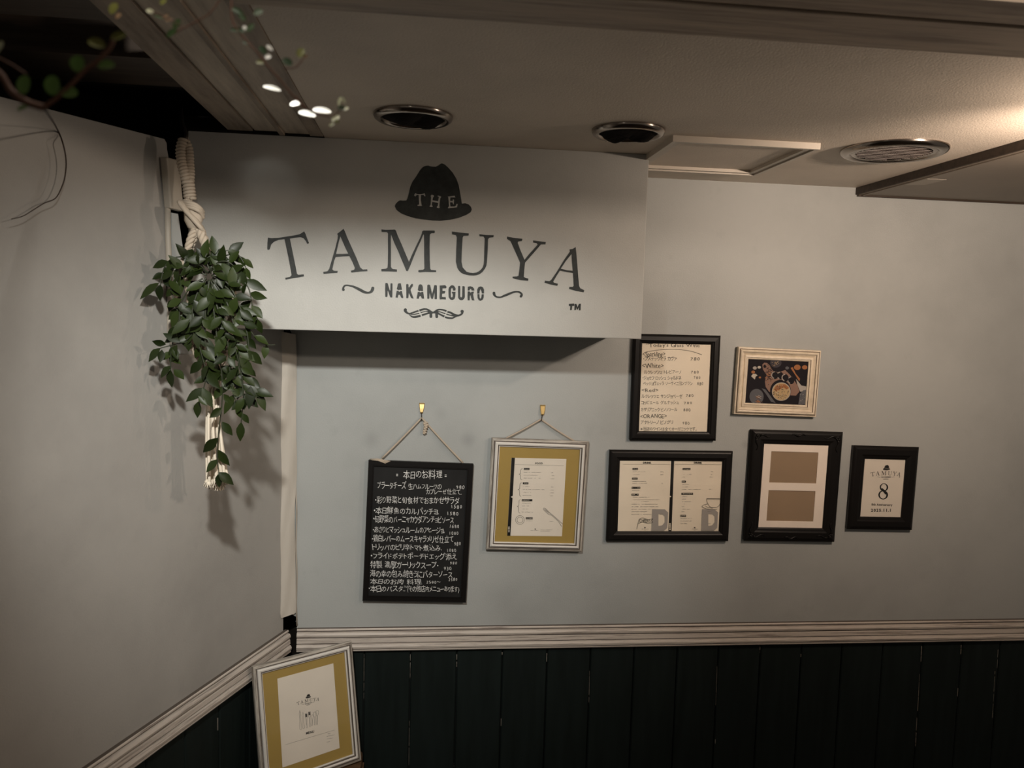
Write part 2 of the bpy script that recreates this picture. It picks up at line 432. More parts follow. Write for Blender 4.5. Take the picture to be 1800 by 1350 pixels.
# ------------------------------------------------------------------ setting: walls, floor, ceiling
XR = 2.9
mb = MB(); _J = [(-0.372, 2.45), (-0.372, 1.66), (-0.362, 1.64), (-0.360, 0.835), (-0.347, 0.828), (-0.351, 0.815), (-0.344, 0.806), (-0.348, 0.796), (-0.342, 0.788), (-0.344, 0.772), (XR, 0.772), (XR, 2.45)]
for t_ in tessellate_polygon([[Vector((x, z, 0)) for x, z in _J]]): mb.face([(_J[k][0], DW, _J[k][1]) for k in t_])
for k in range(len(_J)):
    (xa, za), (xb, zb) = _J[k], _J[(k + 1) % len(_J)]; mb.face([(xa, DW, za), (xb, DW, zb), (xb, DW + 0.05, zb), (xa, DW + 0.05, za)])
wall_back = struct(mb.build('wall_back', M_WALL))
# backing behind the wainscot planks
mb = MB(); mb.box((-0.345, DW + 0.006, 0), (XR, DW + 0.05, 0.775)); mb.build('groove_backing', M_BACKER, wall_back)
gx = [W(x, y).x for x, y in ((640.3, 1148), (721.6, 1148), (803, 1148), (883, 1147), (961.6, 1147), (1037.7, 1147), (1114, 1146), (1190, 1145),
                            (1262, 1145), (1336, 1144), (1408, 1142), (1479, 1140), (1551, 1138), (1621, 1135), (1690, 1135), (1757, 1133), (1823, 1131))]
gx = [-0.345, gx[0] - 0.13] + gx + [gx[-1] + 0.13 * k for k in range(1, 7)]
for a, b in zip(gx[:-1], gx[1:]):
    mb = MB(); g = 0.0012; c = 0.003; y0 = DW - 0.004 - random.uniform(0, 0.0012)
    P = [(a + g, DW + 0.008), (a + g, y0 + c), (a + g + c, y0), (b - g - c, y0), (b - g, y0 + c), (b - g, DW + 0.008)]
    n = len(P)
    mb.idx([(x, y, 0.02) for x, y in P] + [(x, y, 0.735) for x, y in P],
           [(i, (i + 1) % n, n + (i + 1) % n, n + i) for i in range(n)] + [tuple(reversed(range(n))), tuple(range(n, 2 * n))])
    mb.build('plank', M_PLANK, wall_back)

chips = ((640, 1150, 1228), (721.3, 1151, 1192), (719.5, 1268, 1345), (803, 1151, 1172), (882.8, 1147, 1151), (881, 1264, 1276), (961.3, 1149, 1163), (1036.5, 1180, 1236),
         (1260.5, 1172, 1240), (1257.5, 1300, 1307), (1336, 1137, 1147), (1408, 1150, 1156), (1620.3, 1136, 1163), (1616.5, 1185, 1250), (1612, 1262, 1312), (1689.8, 1134, 1150), (1684, 1210, 1225), (1754.5, 1142, 1175), (1749, 1180, 1262))
for x, ya, yb_ in chips:
    mb = MB(); y = ya; xx = x
    while y < yb_:
        y2 = min(yb_, y + random.uniform(4, 16)); w_ = random.uniform(0.15, 0.45) + (0.25 if yb_ - ya < 30 else 0)
        xb = x - (y2 - ya) * 0.034 * (x - 500) / 760; P = [W(xx - w_, y, .0052), W(xx + w_, y, .0052), W(xb + w_ * .6, y2, .0052), W(xb - w_ * .8, y2, .0052)]
        mb.hexa(P + [p + Vector((0, 0.003, 0)) for p in P]); y = y2 + random.choice((0, 0, 1.5, 4)); xx = xb
    mb.build('paint_chip', M_CHIP, wall_back)
# left wall: slab with the notch at its far top edge, where the corner is open
def prism(mb, front, depth_vec, mi=0):
    n = len(front); dv = Vector(depth_vec)
    fr = [Vector(p) for p in front]; bk = [p + dv for p in fr]
    loops = [[Vector((p.dot(DL), p.z, 0)) for p in fr]]
    i = len(mb.v); mb.v += [tuple(p) for p in fr + bk]
    for t in tessellate_polygon(loops):
        mb.f.append(tuple(i + k for k in t)); mb.f.append(tuple(i + n + k for k in reversed(t))); mb.mi += [mi, mi]; mb.sm += [False, False]
    for k in range(n):
        a, b = i + k, i + (k + 1) % n
        mb.f.append((a, b, b + n, a + n)); mb.mi.append(mi); mb.sm.append(False)
top_near = L(0, 170)
top_far = L(289, 244.5)
sl = (top_far.z - top_near.z) / ((CORNER - top_near).dot(DL) - (CORNER - top_far).dot(DL))
s_near = 2.6
z_near = top_near.z - sl * (s_near - (CORNER - top_near).dot(DL))
nb = L(330, 622); s_edge = (CORNER - L(297, 400)).dot(DL); s_gap = (CORNER - L(362, 600)).dot(DL)
poly = [LP(s_near, 0.772), LP(s_near, z_near), top_far, L(293, 252), L(293.5, 262), L(296, 275), LP(s_edge, L(297, 380).z), LP(s_edge, nb.z), LP(s_gap, nb.z), LP(s_gap, 1.668), LP(0.028, 1.668), LP(0.022, 0.772)]
mb = MB(); prism(mb, poly, NL * -0.05); wall_left = struct(mb.build('wall_left', M_LEFT))
mb = MB(); prism(mb, [LP(s_near, 0, -0.006), LP(s_near, 0.775, -0.006), LP(0.022, 0.775, -0.006), LP(0.022, 0, -0.006)], NL * -0.04); mb.build('groove_backing', M_BACKER, wall_left)
s = (CORNER - L(383, 1270)).dot(DL); s0 = s - 0.132 * 3
while s0 < 0.03: s0 += 0.132
cuts = [0.022] + [s0 + 0.132 * k for k in range(int((s_near - s0) / 0.132))]
for a, b in zip(cuts[:-1], cuts[1:]):
    mb = MB(); t0 = 0.004 + random.uniform(0, 0.0012); g = 0.0012; c = 0.003
    P = [(a + g, -0.008), (a + g, t0 - c), (a + g + c, t0), (b - g - c, t0), (b - g, t0 - c), (b - g, -0.008)]; n = 6
    mb.idx([LP(u, 0.02, v) for u, v in P] + [LP(u, 0.735, v) for u, v in P],
           [(i, (i + 1) % n, n + (i + 1) % n, n + i) for i in range(n)] + [tuple(reversed(range(n))), tuple(range(n, 2 * n))])
    mb.build('plank', M_PLANK, wall_left)
P = [L(382.6, 1262, .0055), L(383.6, 1262, .0055), L(383.4, 1284, .0055), L(382.8, 1284, .0055)]; mb = MB(); mb.hexa(P + [p - NL * .003 for p in P]); mb.build('paint_chip', M_CHIP, wall_left)
# dark cavity behind the open corner
mb = MB()
a = LP(1.1, 0, -0.30); b = LP(-0.5, 0, -0.30)
mb.face([a, b, b + Vector((0, 0, 2.7)), a + Vector((0, 0, 2.7))])
mb.face([(-1.0, 2.44, 0), (-0.2, 2.44, 0), (-0.2, 2.44, 2.7), (-1.0, 2.44, 2.7)])
struct(mb.build('wall_cavity', M_VOID))
mb = MB(); mb.box((-3.2, -3.5, -0.05), (XR + 0.3, DW + 0.1, 0.0)); struct(mb.build('floor', M_FLOOR))

# ceiling panel (2 cm thick) and the darker upper deck
xe = -0.2425
mb = MB()
e0 = CE(440, 9); e1 = CE(1800, 110)
mb.hexa([(xe, 1.07, ZC), (XR, 1.07, ZC), (XR, DW, ZC), (xe, DW, ZC), (xe, 1.07, ZC + 0.02), (XR, 1.07, ZC + 0.02), (XR, DW, ZC + 0.02), (xe, DW, ZC + 0.02)])
ceiling = struct(mb.build('ceiling', M_CEIL))
mb = MB(); mb.box((-3.2, -3.5, 2.75), (XR + 0.3, DW + 0.1, 2.80)); mb.box((-3.2, 1.215, 2.16), (-1.2, 1.23, 2.75))
mb.box((xe, 1.21, 2.155), (XR, 1.225, 2.75)); struct(mb.build('ceiling_deck', M_VOID))
# beams running along the back wall above the near edge of the ceiling
n_ = [0]
def trim(name, mb, m): return struct(mb.build(name, m))
mb = MB(); mb.box((xe, 0.988, 2.0995), (XR, 1.0905, 2.118)); mb.box((xe, 1.05, 2.118), (XR, 1.07, 2.20)); bmx = trim('trim_3', mb, M_BEAM_X)
mb = MB(); mb.box((-0.75, 0.988, 2.0995), (xe - 0.0005, 1.062, 2.118)); mb.build('beam_shade_block', M_BEAM_X, bmx)  # unseen extension, added to keep the left spot off the bulkhead's upper left
mb = MB(); mb.box((xe, 0.9805, 2.105), (XR, 0.988, 2.116)); mb.build('groove', M_VOID, bmx)
mb = MB(); mb.box((xe, 0.915, 2.101), (XR, 0.980, 2.118)); trim('trim_4', mb, M_BEAM_X)
# grey beams running towards the back wall on the left
yb1 = 1.999; yb0 = -0.4
def ybeam(name, x0, x1, z0, z1, m, y1=yb1):
    mb = MB(); mb.box((x0, yb0, z0), (x1, y1, z1)); return trim(name, mb, m)
ybeam('trim_5', -0.2735, -0.2435, 2.128, 2.16, M_BEAM_D, 2.006)
ybeam('trim_6', -0.332, -0.2745, 2.132, 2.16, M_BEAM_Y, 2.008)
ybeam('trim_7', -0.3435, -0.3325, 2.126, 2.16, M_BEAM_D, 2.008)
ybeam('trim_8', -0.400, -0.344, 2.133, 2.16, M_BEAM_Y, 2.000)
ybeam('trim_9', -0.4575, -0.401, 2.128, 2.165, M_BEAM_D, 1.985)
# dark rafters inside the upper left recess, then black gap fillers
mb = MB()
mb.box((-2.6, 1.53, 2.15), (-0.458, 1.715, 2.21)); trim('trim_10', mb, M_DARKWOOD)
mb = MB(); mb.box((-2.6, 0.95, 2.15), (-0.458, 1.345, 2.20)); trim('trim_11', mb, M_DARKWOOD)
mb = MB(); mb.box((-2.6, 2.0, 2.21), (-0.30, 2.06, 2.30)); mb.box((-0.57, 2.0085, 2.1285), (-0.2425, 2.0235, 2.1605)); trim('trim_12', mb, M_VOID)  # black fillers: shade of the gap above the bulkhead, put in as colour
# lowered ceiling panel on the right
px0 = W(1504, 336).x
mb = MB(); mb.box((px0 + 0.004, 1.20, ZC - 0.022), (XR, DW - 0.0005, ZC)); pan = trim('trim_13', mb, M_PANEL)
mb = MB(); mb.box((px0, 1.20, ZC - 0.021), (px0 + 0.0035, DW - 0.001, ZC - 0.0005)); mb.build('edge_strip', M_DARKWOOD, pan)
mb = MB(); mb.box((px0 + 0.004, DW - 0.012, ZC - 0.0265), (XR, DW - 0.006, ZC - 0.022)); mb.build('shadow_bead', M_DARKWOOD, pan)
mb = MB(); mb.box((px0 + 0.012, 1.20, ZC - 0.025), (px0 + 0.018, DW - 0.02, ZC - 0.0215)); mb.build('shadow_bead', M_PANEL, pan)
q = [CE(1585, 325, ZC - 0.0227), CE(1625, 325.4, ZC - 0.0227), CE(1664, 316, ZC - 0.0227), CE(1630, 314.5, ZC - 0.0227)]
mb = MB(); mb.hexa(q + [p + Vector((0, 0, 0.0006)) for p in q])
tagp(mb.build('masking_tape', M_PALETAPE, None, q[0]), 'pale strip of tape stuck under the lowered ceiling panel on the right', 'tape')

# chair rails: stepped profile extruded along each wall (z, projection)
RP = [(0.796, 0.0), (0.796, 0.010), (0.7935, 0.012), (0.7905, 0.012), (0.789, 0.0085), (0.7865, 0.0085), (0.785, 0.016), (0.779, 0.019), (0.773, 0.0175), (0.7715, 0.0135),
      (0.769, 0.0135), (0.7675, 0.017), (0.755, 0.0175), (0.7535, 0.0145), (0.752, 0.0145), (0.7505, 0.0195), (0.744, 0.0225), (0.738, 0.021), (0.7368, 0.0175), (0.735, 0.0175), (0.7338, 0.020), (0.731, 0.019), (0.731, 0.0)]
GR = {0, 3, 4, 8, 9, 12, 13, 17, 18}
def rail(name, A, Bp, nrm):
    qs = []; dist = 0; ln = (Bp - A).length
    for i in range(len(RP) - 1):
        (z0, t0), (z1, t1) = RP[i], RP[i + 1]; dd = math.hypot(z1 - z0, t1 - t0)
        p = [A + nrm * t0 + Vector((0, 0, z0)), Bp + nrm * t0 + Vector((0, 0, z0)), Bp + nrm * t1 + Vector((0, 0, z1)), A + nrm * t1 + Vector((0, 0, z1))]
        qs.append((p, (0, ln), (dist, dist + dd), 1 if i in GR else 0)); dist += dd
    for E in (A, Bp):                            # end caps as thin quads between neighbouring profile points and the wall
        for i in range(len(RP) - 1):
            (z0, t0), (z1, t1) = RP[i], RP[i + 1]
            qs.append(([E + nrm * t0 + Vector((0, 0, z0)), E + Vector((0, 0, z0)), E + Vector((0, 0, z1)), E + nrm * t1 + Vector((0, 0, z1))], (0, .01), (0, .01), 1))
    return struct(strips(name, qs, [M_RAIL, M_GROOVE]))
rail('trim_1', Vector((W(523, 1120).x, DW, 0)), Vector((XR, DW, 0)), Vector((0, -1, 0)))
rail('trim_2', LP(0.012, 0), LP(s_near, 0), NL)

# ------------------------------------------------------------------ bulkhead with the painted sign
LOGO = {
 'T': [((460, 380), 6, [(66,225),(100,232),(180,228),(240,218),(330,205),(400,190),(430,172),(448,160),(462,185),(480,235),(500,285),(480,292),(465,262),(440,232),(410,222),(350,228),(298,238),(325,370),(352,500),(372,605),(385,618),(443,613),(447,635),(380,648),(300,660),(252,670),(248,650),(298,640),(315,622),(305,560),(280,430),(255,310),(240,243),(180,250),(130,270),(100,300),(85,350),(65,358),(58,345),(60,290)], [])],
 'A': [((460, 380), 6, [(863,132),(880,165),(905,230),(950,330),(1000,440),(1040,540),(1065,562),(1112,560),(1117,580),(1040,585),(945,595),(940,575),(975,565),(982,545),(955,480),(925,422),(850,425),(780,432),(765,470),(745,560),(760,575),(803,578),(798,598),(720,603),(652,610),(648,588),(695,580),(712,555),(740,460),(775,340),(800,240),(803,205),(797,185),(830,160)],
        [[(830,215),(850,260),(880,330),(912,395),(850,398),(785,398),(800,330),(815,265)]])],
 'M': [((660, 390), 13.5, [(140,178),(250,188),(460,182),(485,205),(530,330),(620,530),(700,720),(795,945),(870,770),(960,580),(1050,400),(1100,280),(1108,225),(1140,205),(1400,205),(1412,235),(1400,268),(1330,270),(1300,290),(1290,330),(1285,600),(1290,900),(1300,1110),(1320,1140),(1440,1150),(1440,1190),(1320,1192),(1180,1188),(1050,1200),(1015,1190),(1020,1145),(1130,1135),(1160,1110),(1155,800),(1155,500),(1150,310),(1135,300),(1080,440),(1000,610),(900,850),(830,1030),(770,1170),(730,1165),(690,1060),(620,900),(540,700),(450,510),(370,300),(365,400),(368,700),(368,1060),(385,1100),(420,1120),(510,1128),(510,1185),(330,1178),(140,1175),(138,1120),(250,1110),(285,1085),(292,1000),(298,700),(295,400),(298,280),(275,245),(145,240)], [])],
 'U': [((760, 380), 6, [(207,162),(290,172),(385,182),(382,205),(330,208),(320,225),(312,350),(308,480),(320,540),(360,585),(395,596),(430,599),(465,594),(490,581),(514,562),(531,538),(541,505),(545,470),(548,350),(552,235),(540,215),(497,212),(495,190),(570,198),(648,200),(645,222),(600,228),(588,245),(585,340),(575,490),(569,525),(555,553),(530,588),(496,613),(465,623),(430,627),(395,625),(362,619),(330,611),(303,597),(280,574),(263,545),(248,480),(252,350),(258,225),(248,200),(207,192)], [])],
 'Y': [((760, 380), 6, [(788,215),(870,230),(950,238),(945,262),(905,268),(900,280),(930,360),(972,460),(1020,400),(1080,335),(1110,300),(1100,285),(1062,278),(1064,255),(1130,265),(1197,272),(1193,298),(1145,298),(1110,340),(1040,420),(978,490),(970,560),(965,640),(985,652),(1013,658),(1010,682),(930,675),(848,655),(845,638),(890,635),(908,628),(918,560),(925,490),(895,420),(850,320),(825,265),(788,240)], [])],
 'A2': [((760, 380), 6, [(1512,325),(1520,400),(1530,520),(1540,650),(1548,735),(1560,760),(1602,780),(1597,803),(1520,790),(1442,768),(1445,745),(1480,745),(1490,735),(1487,660),(1482,600),(1420,590),(1345,575),(1310,630),(1275,690),(1285,702),(1325,712),(1318,735),(1250,722),(1183,702),(1188,680),(1235,685),(1255,670),(1310,590),(1390,460),(1450,375),(1447,350),(1480,345)],
        [[(1468,400),(1472,480),(1480,575),(1420,570),(1355,553),(1410,470)]])],
 'hat': [((680, 270), 10.38, [(145,960),(160,920),(200,875),(240,853),(300,858),(355,855),(375,820),(400,730),(430,600),(470,510),(540,410),(600,310),(650,250),(690,228),(750,218),(810,235),(890,240),(940,215),(985,182),(1015,180),(1060,200),(1120,255),(1200,345),(1270,460),(1310,570),(1335,700),(1355,820),(1370,912),(1430,905),(1490,925),(1535,970),(1550,1020),(1530,1070),(1450,1120),(1320,1170),(1150,1210),(980,1225),(820,1220),(680,1205),(520,1180),(380,1140),(260,1090),(180,1030)],
   [[(515,722),(560,740),(640,738),(690,725),(705,775),(690,780),(670,755),(625,755),(622,850),(635,930),(645,955),(600,955),(560,952),(560,935),(590,930),(585,850),(580,755),(545,755),(520,782),(498,765)],
    [(820,748),(860,765),(860,785),(842,800),(832,850),(935,870),(950,790),(925,778),(930,765),(990,780),(990,800),(975,815),(965,900),(960,960),(965,985),(950,998),(910,985),(915,965),(930,955),(935,900),(830,880),(822,930),(838,965),(830,975),(780,968),(785,950),(800,930),(805,850),(808,800),(800,770)],
    [(1110,785),(1240,768),(1250,805),(1230,800),(1160,800),(1155,860),(1200,865),(1205,835),(1228,840),(1222,930),(1205,915),(1200,890),(1155,890),(1160,965),(1240,965),(1265,945),(1270,915),(1295,920),(1280,980),(1190,990),(1115,998),(1120,980),(1135,960),(1130,880),(1122,800)]])],
}
_k = (670, 490); _e = (760, 490)
NAKA = [(_k, [(130,140),(170,130),(210,148),(240,260),(275,370),(290,370),(295,150),(325,142),(360,155),(358,300),(355,585),(315,595),(285,585),(250,480),(210,370),(200,560),(170,580),(130,570),(125,350)]),
 (_k, [(530,160),(570,142),(625,145),(640,230),(660,350),(595,355),(575,350),(545,362),(490,325),(510,260)]),
 (_k, [(492,378),(545,380),(578,420),(605,390),(660,395),(680,500),(702,590),(680,612),(635,600),(590,505),(545,510),(525,600),(455,595),(470,500)]),
 (_k, [(790,180),(825,160),(865,180),(868,270),(890,270),(930,200),(970,160),(1010,170),(1000,240),(960,290),(930,350),(960,450),(1000,550),(1028,625),(985,622),(940,600),(885,460),(875,470),(860,600),(825,622),(795,605),(795,400)]),
 (_k, [(1180,230),(1200,190),(1245,172),(1295,195),(1320,260),(1325,390),(1270,390),(1245,380),(1210,398),(1160,360),(1170,300)]),
 (_k, [(1160,415),(1210,415),(1245,435),(1280,415),(1330,412),(1345,500),(1362,628),(1290,628),(1245,540),(1205,570),(1195,630),(1120,628),(1140,520)]),
 (_k, [(1460,200),(1500,182),(1550,200),(1575,300),(1610,480),(1640,380),(1680,205),(1720,200),(1765,215),(1765,640),(1720,650),(1690,640),(1690,430),(1640,630),(1600,645),(1570,600),(1530,440),(1525,620),(1500,640),(1460,630),(1455,400)]),
 (_e, [(230,215),(300,210),(400,200),(440,235),(452,265),(430,300),(320,305),(322,385),(385,385),(412,405),(390,465),(320,470),(305,500),(305,570),(360,580),(420,575),(432,655),(330,650),(235,655),(225,580),(235,400)]),
 (_e, [(530,270),(580,220),(625,200),(690,225),(735,300),(730,375),(655,375),(650,320),(620,285),(590,330),(585,450),(590,570),(615,595),(640,570),(645,490),(615,440),(620,412),(735,412),(725,560),(705,630),(660,665),(620,675),(560,650),(515,580),(510,420),(512,330)]),
 (_e, [(815,235),(845,222),(880,235),(885,400),(882,560),(910,595),(940,570),(945,400),(950,235),(990,232),(1025,245),(1025,400),(1028,580),(1000,640),(950,675),(905,680),(850,655),(815,600),(812,400)]),
 (_e, [(1120,250),(1200,235),(1270,255),(1320,310),(1328,372),(1245,375),(1220,320),(1190,330),(1180,372),(1118,375)]),
 (_e, [(1118,400),(1180,400),(1210,440),(1245,410),(1315,405),(1305,460),(1290,490),(1310,600),(1332,690),(1250,680),(1225,600),(1205,520),(1190,540),(1180,685),(1115,680),(1110,540)]),
 (_e, [(1420,340),(1460,260),(1535,238),(1600,270),(1635,340),(1635,465),(1565,465),(1555,400),(1525,325),(1500,380),(1490,470),(1420,470)]),
 (_e, [(1425,485),(1490,485),(1500,600),(1525,632),(1550,590),(1560,490),(1630,490),(1625,590),(1590,665),(1525,700),(1470,680),(1430,610)])]
MOU = [[(175,130,38),(172,160,34),(215,205,25),(270,225,20),(350,205,20),(430,175,20),(495,155,20)],
 [(515,150,24),(590,125,24),(670,115,22),(740,140,22),(800,190,30),(850,205,22)],
 [(250,225,14),(350,245,10),(430,235,12),(515,215,12)], [(545,205,12),(620,180,10),(700,170,12),(770,185,25)],
 [(270,250,10),(340,300,20),(420,305,26),(545,275,26)], [(575,265,24),(650,240,22),(730,215,22),(790,200,30)],
 [(795,190,32),(795,295,34)], [(930,190,32),(938,300,34)],
 [(850,205,22),(905,180,30),(960,135,22),(1030,125,18),(1110,140,20),(1175,165,22)], [(930,185,25),(1000,180,12),(1080,205,12),(1150,225,14)], [(930,200,25),(1000,235,20),(1060,265,22),(1125,295,24)],
 [(1195,180,20),(1270,200,24),(1350,245,26),(1420,270,28),(1490,265,22),(1550,225,24),(1555,175,38)], [(1170,235,14),(1250,260,14),(1350,280,16),(1420,275,20)], [(1140,310,22),(1220,330,22),(1310,335,20),(1370,310,18),(1430,280,18)]]
MOUD = [(175,132,38), (1555,172,40), (795,297,34), (938,302,34)]
FL1 = [(305,430,55),(300,370,40),(350,285,35),(430,260,30),(560,275,32),(700,310,40),(830,370,50),(960,435,55),(1100,510,55),(1200,545,45),(1310,550,40),(1400,515,50),(1450,440,62),(1470,370,60)]
FL2 = [(300,340,55),(310,400,50),(380,480,35),(480,505,32),(580,500,32),(700,450,42),(830,400,45),(960,345,42),(1100,300,36),(1230,290,32),(1330,320,38),(1390,380,42),(1395,430,45),(1365,470,50)]
TMP = [[(1440,925),(1495,920),(1497,945),(1475,948),(1470,990),(1452,992),(1455,950),(1440,945)], [(1500,925),(1520,925),(1532,960),(1545,925),(1566,922),(1564,992),(1545,994),(1545,960),(1535,985),(1525,985),(1518,960),(1515,990),(1497,992)]]
def cv(o, s, pts): return [(o[0] + p[0] / s, o[1] + p[1] / s) + ((p[2] / s,) if len(p) > 2 else ()) for p in pts]
def logo(ink, parts=('word', 'hat', 'naka', 'fl', 'mou', 'tm'), mi=0):   # in the photo's own sign coordinates
    if 'word' in parts:
        for k in ('T', 'A', 'M', 'U', 'Y', 'A2'):
            for o, s, p, h in LOGO[k]: ink.poly(cv(o, s, p), [cv(o, s, q) for q in h], mi)
    if 'hat' in parts:
        o, s, p, h = LOGO['hat'][0]; ink.poly(cv(o, s, p), [cv(o, s, q) for q in h], mi)
    if 'naka' in parts:
        for o, p in NAKA: ink.poly(cv(o, 18, p), (), mi)
    if 'fl' in parts:
        for o, p in (((590, 490), FL1), ((855, 500), FL2)):
            c = smooth_pts(cv(o, 22.5, p), 4); ink.stroke(c, mi=mi); ink.dot(*c[0], mi=mi); ink.dot(*c[-1], mi=mi)
    if 'mou' in parts:
        for p in MOU: ink.stroke(smooth_pts(cv((700, 535), 13.846, p), 4), mi=mi)
        for p in MOUD: ink.dot(*cv((700, 535), 13.846, [p])[0], mi=mi)
    if 'tm' in parts:
        for p in TMP: ink.poly(cv((760, 380), 6, p), (), mi)

bx0 = -0.5575; bx1 = B(1134, 440).x; bz0 = 1.669
bulk = thing('sign_bulkhead', 'large grey boxed-in bulkhead below the ceiling, hand-painted with a hat and lettering', 'sign', ((bx0 + bx1) / 2, YB, bz0))
mb = MB(); mb.box((bx0, YB, bz0), (bx1, DW, ZC)); bo = mb.build('box', M_BULK, bulk)
bv = bo.modifiers.new('bevel', 'BEVEL'); bv.width = 0.002; bv.segments = 2; bv.limit_method = 'ANGLE'
def signpart(nm, fn, lab=None):
    ink = Ink(lambda x, y: B(x, y, 0.0006)); fn(ink); o = ink.build(nm, M_SIGNINK, bulk, (0, -1, 0))
    if lab: o['label'] = lab
signpart('hat_emblem', lambda k: logo(k, ('hat',)), 'black painted hat with the word THE left out in grey')
for key in ('T', 'A', 'M', 'U', 'Y', 'A2'):
    signpart('letter', lambda k: [k.poly(cv(o, q, p), [cv(o, q, x) for x in h]) for o, q, p, h in LOGO[key]], 'large black serif letter %s' % key[0])
for ch, ids in zip('NAKAMEGURO', ((0,), (1, 2), (3,), (4, 5), (6,), (7,), (8,), (9,), (10, 11), (12, 13))):
    signpart('small_letter', lambda k: [k.poly(cv(NAKA[n][0], 18, NAKA[n][1])) for n in ids], 'small bold stencilled letter %s' % ch)
def flour(k, o, p):
    c = smooth_pts(cv(o, 22.5, p), 4); k.stroke(c); k.dot(*c[0]); k.dot(*c[-1])
signpart('flourish', lambda k: flour(k, (590, 490), FL1)); signpart('flourish', lambda k: flour(k, (855, 500), FL2))
signpart('moustache_emblem', lambda k: logo(k, ('mou',)), 'small black stencilled moustache')
for p in TMP: signpart('trademark_letter', lambda k: k.poly(cv((760, 380), 6, p)))

# ------------------------------------------------------------------ corner: cover strip, cable cover
mb = MB()
L0 = [(494, 583), (492, 640), (490.5, 760), (492.5, 860), (491, 960), (491.5, 1060), (494, 1087)]
L1 = [(519, 588), (520.5, 640), (519.5, 740), (521, 830), (517, 900), (518.5, 1000), (519, 1078)]
def cornerplane(x, y, t):                       # plane spanning the two walls across the corner
    n = Vector((math.sin(R(34)), -math.cos(R(34)), 0)); c = n.dot(CORNER) + t
    return on(n, c, x, y)
a = smooth_pts(L0, 4); b = smooth_pts(L1, 4)
rows = []
for i, (p, q) in enumerate(zip(a, b)):
    row = []
    for j in range(6):
        u = j / 5; t = 0.020 + 0.004 * math.sin(3.1416 * u) + 0.0025 * math.sin(i * 0.9 + j * 1.3)
        row.append(cornerplane(p[0] + (q[0] - p[0]) * u, p[1] + (q[1] - p[1]) * u, t))
    rows.append(row)
for thick in (0, 0.004):
    for i in range(len(rows) - 1):
        for j in range(5):
            f = [rows[i][j], rows[i][j + 1], rows[i + 1][j + 1], rows[i + 1][j]]
            mb.face([v + Vector((0.3, 0.95, 0)) * thick for v in f], 0, True)
strip = thing('corner_cover_strip', 'creased cream tape strip covering the open corner between the two grey walls', 'tape', rows[-1][3])
mb.build('tape', M_TAPE, strip)
# jagged peeled edge right of the strip
mb = MB(); pts = [(519.5, 850), (521.5, 900), (520, 960), (522, 1010), (520.5, 1060), (522, 1100)]
mb.tube([W(x, y, 0.002) for x, y in pts], 0.0022, 6); mb.build('peeled_edge', M_PALETAPE, strip)

cover = thing('cable_cover', 'off-white plastic cable cover with a boxy top, on the left wall beside the rope', 'cable cover', L(298, 610))
q = [L(280.5, 276, .002), L(303, 282, .002), L(312, 372, .002), L(288, 366, .002)]
mb = MB(); mb.hexa([p for p in q] + [p + NL * 0.018 for p in q]); o = mb.build('cover_box', M_PLASTIC, cover)
bv = o.modifiers.new('bevel', 'BEVEL'); bv.width = 0.003; bv.segments = 2
mb = MB(); mb.tube([L(x, y, 0.006) for x, y in ((294.5, 366), (295.5, 420), (297, 458), (300, 470), (299, 500), (298.5, 580), (302, 596), (305, 610))], [0.0065, 0.0065, 0.0065, 0.007, 0.006, 0.006, 0.007, 0.006], 8)
mb.build('conduit', M_PLASTIC, cover)
mb = MB(); q = [L(302, 374, 0.001), L(313, 376, 0.001), L(322, 440, 0.001), L(345, 560, 0.001), L(362, 622, 0.001), L(305, 622, 0.001)]
prism(mb, q, NL * -0.012); struct(mb.build('trim_14', M_WALL))

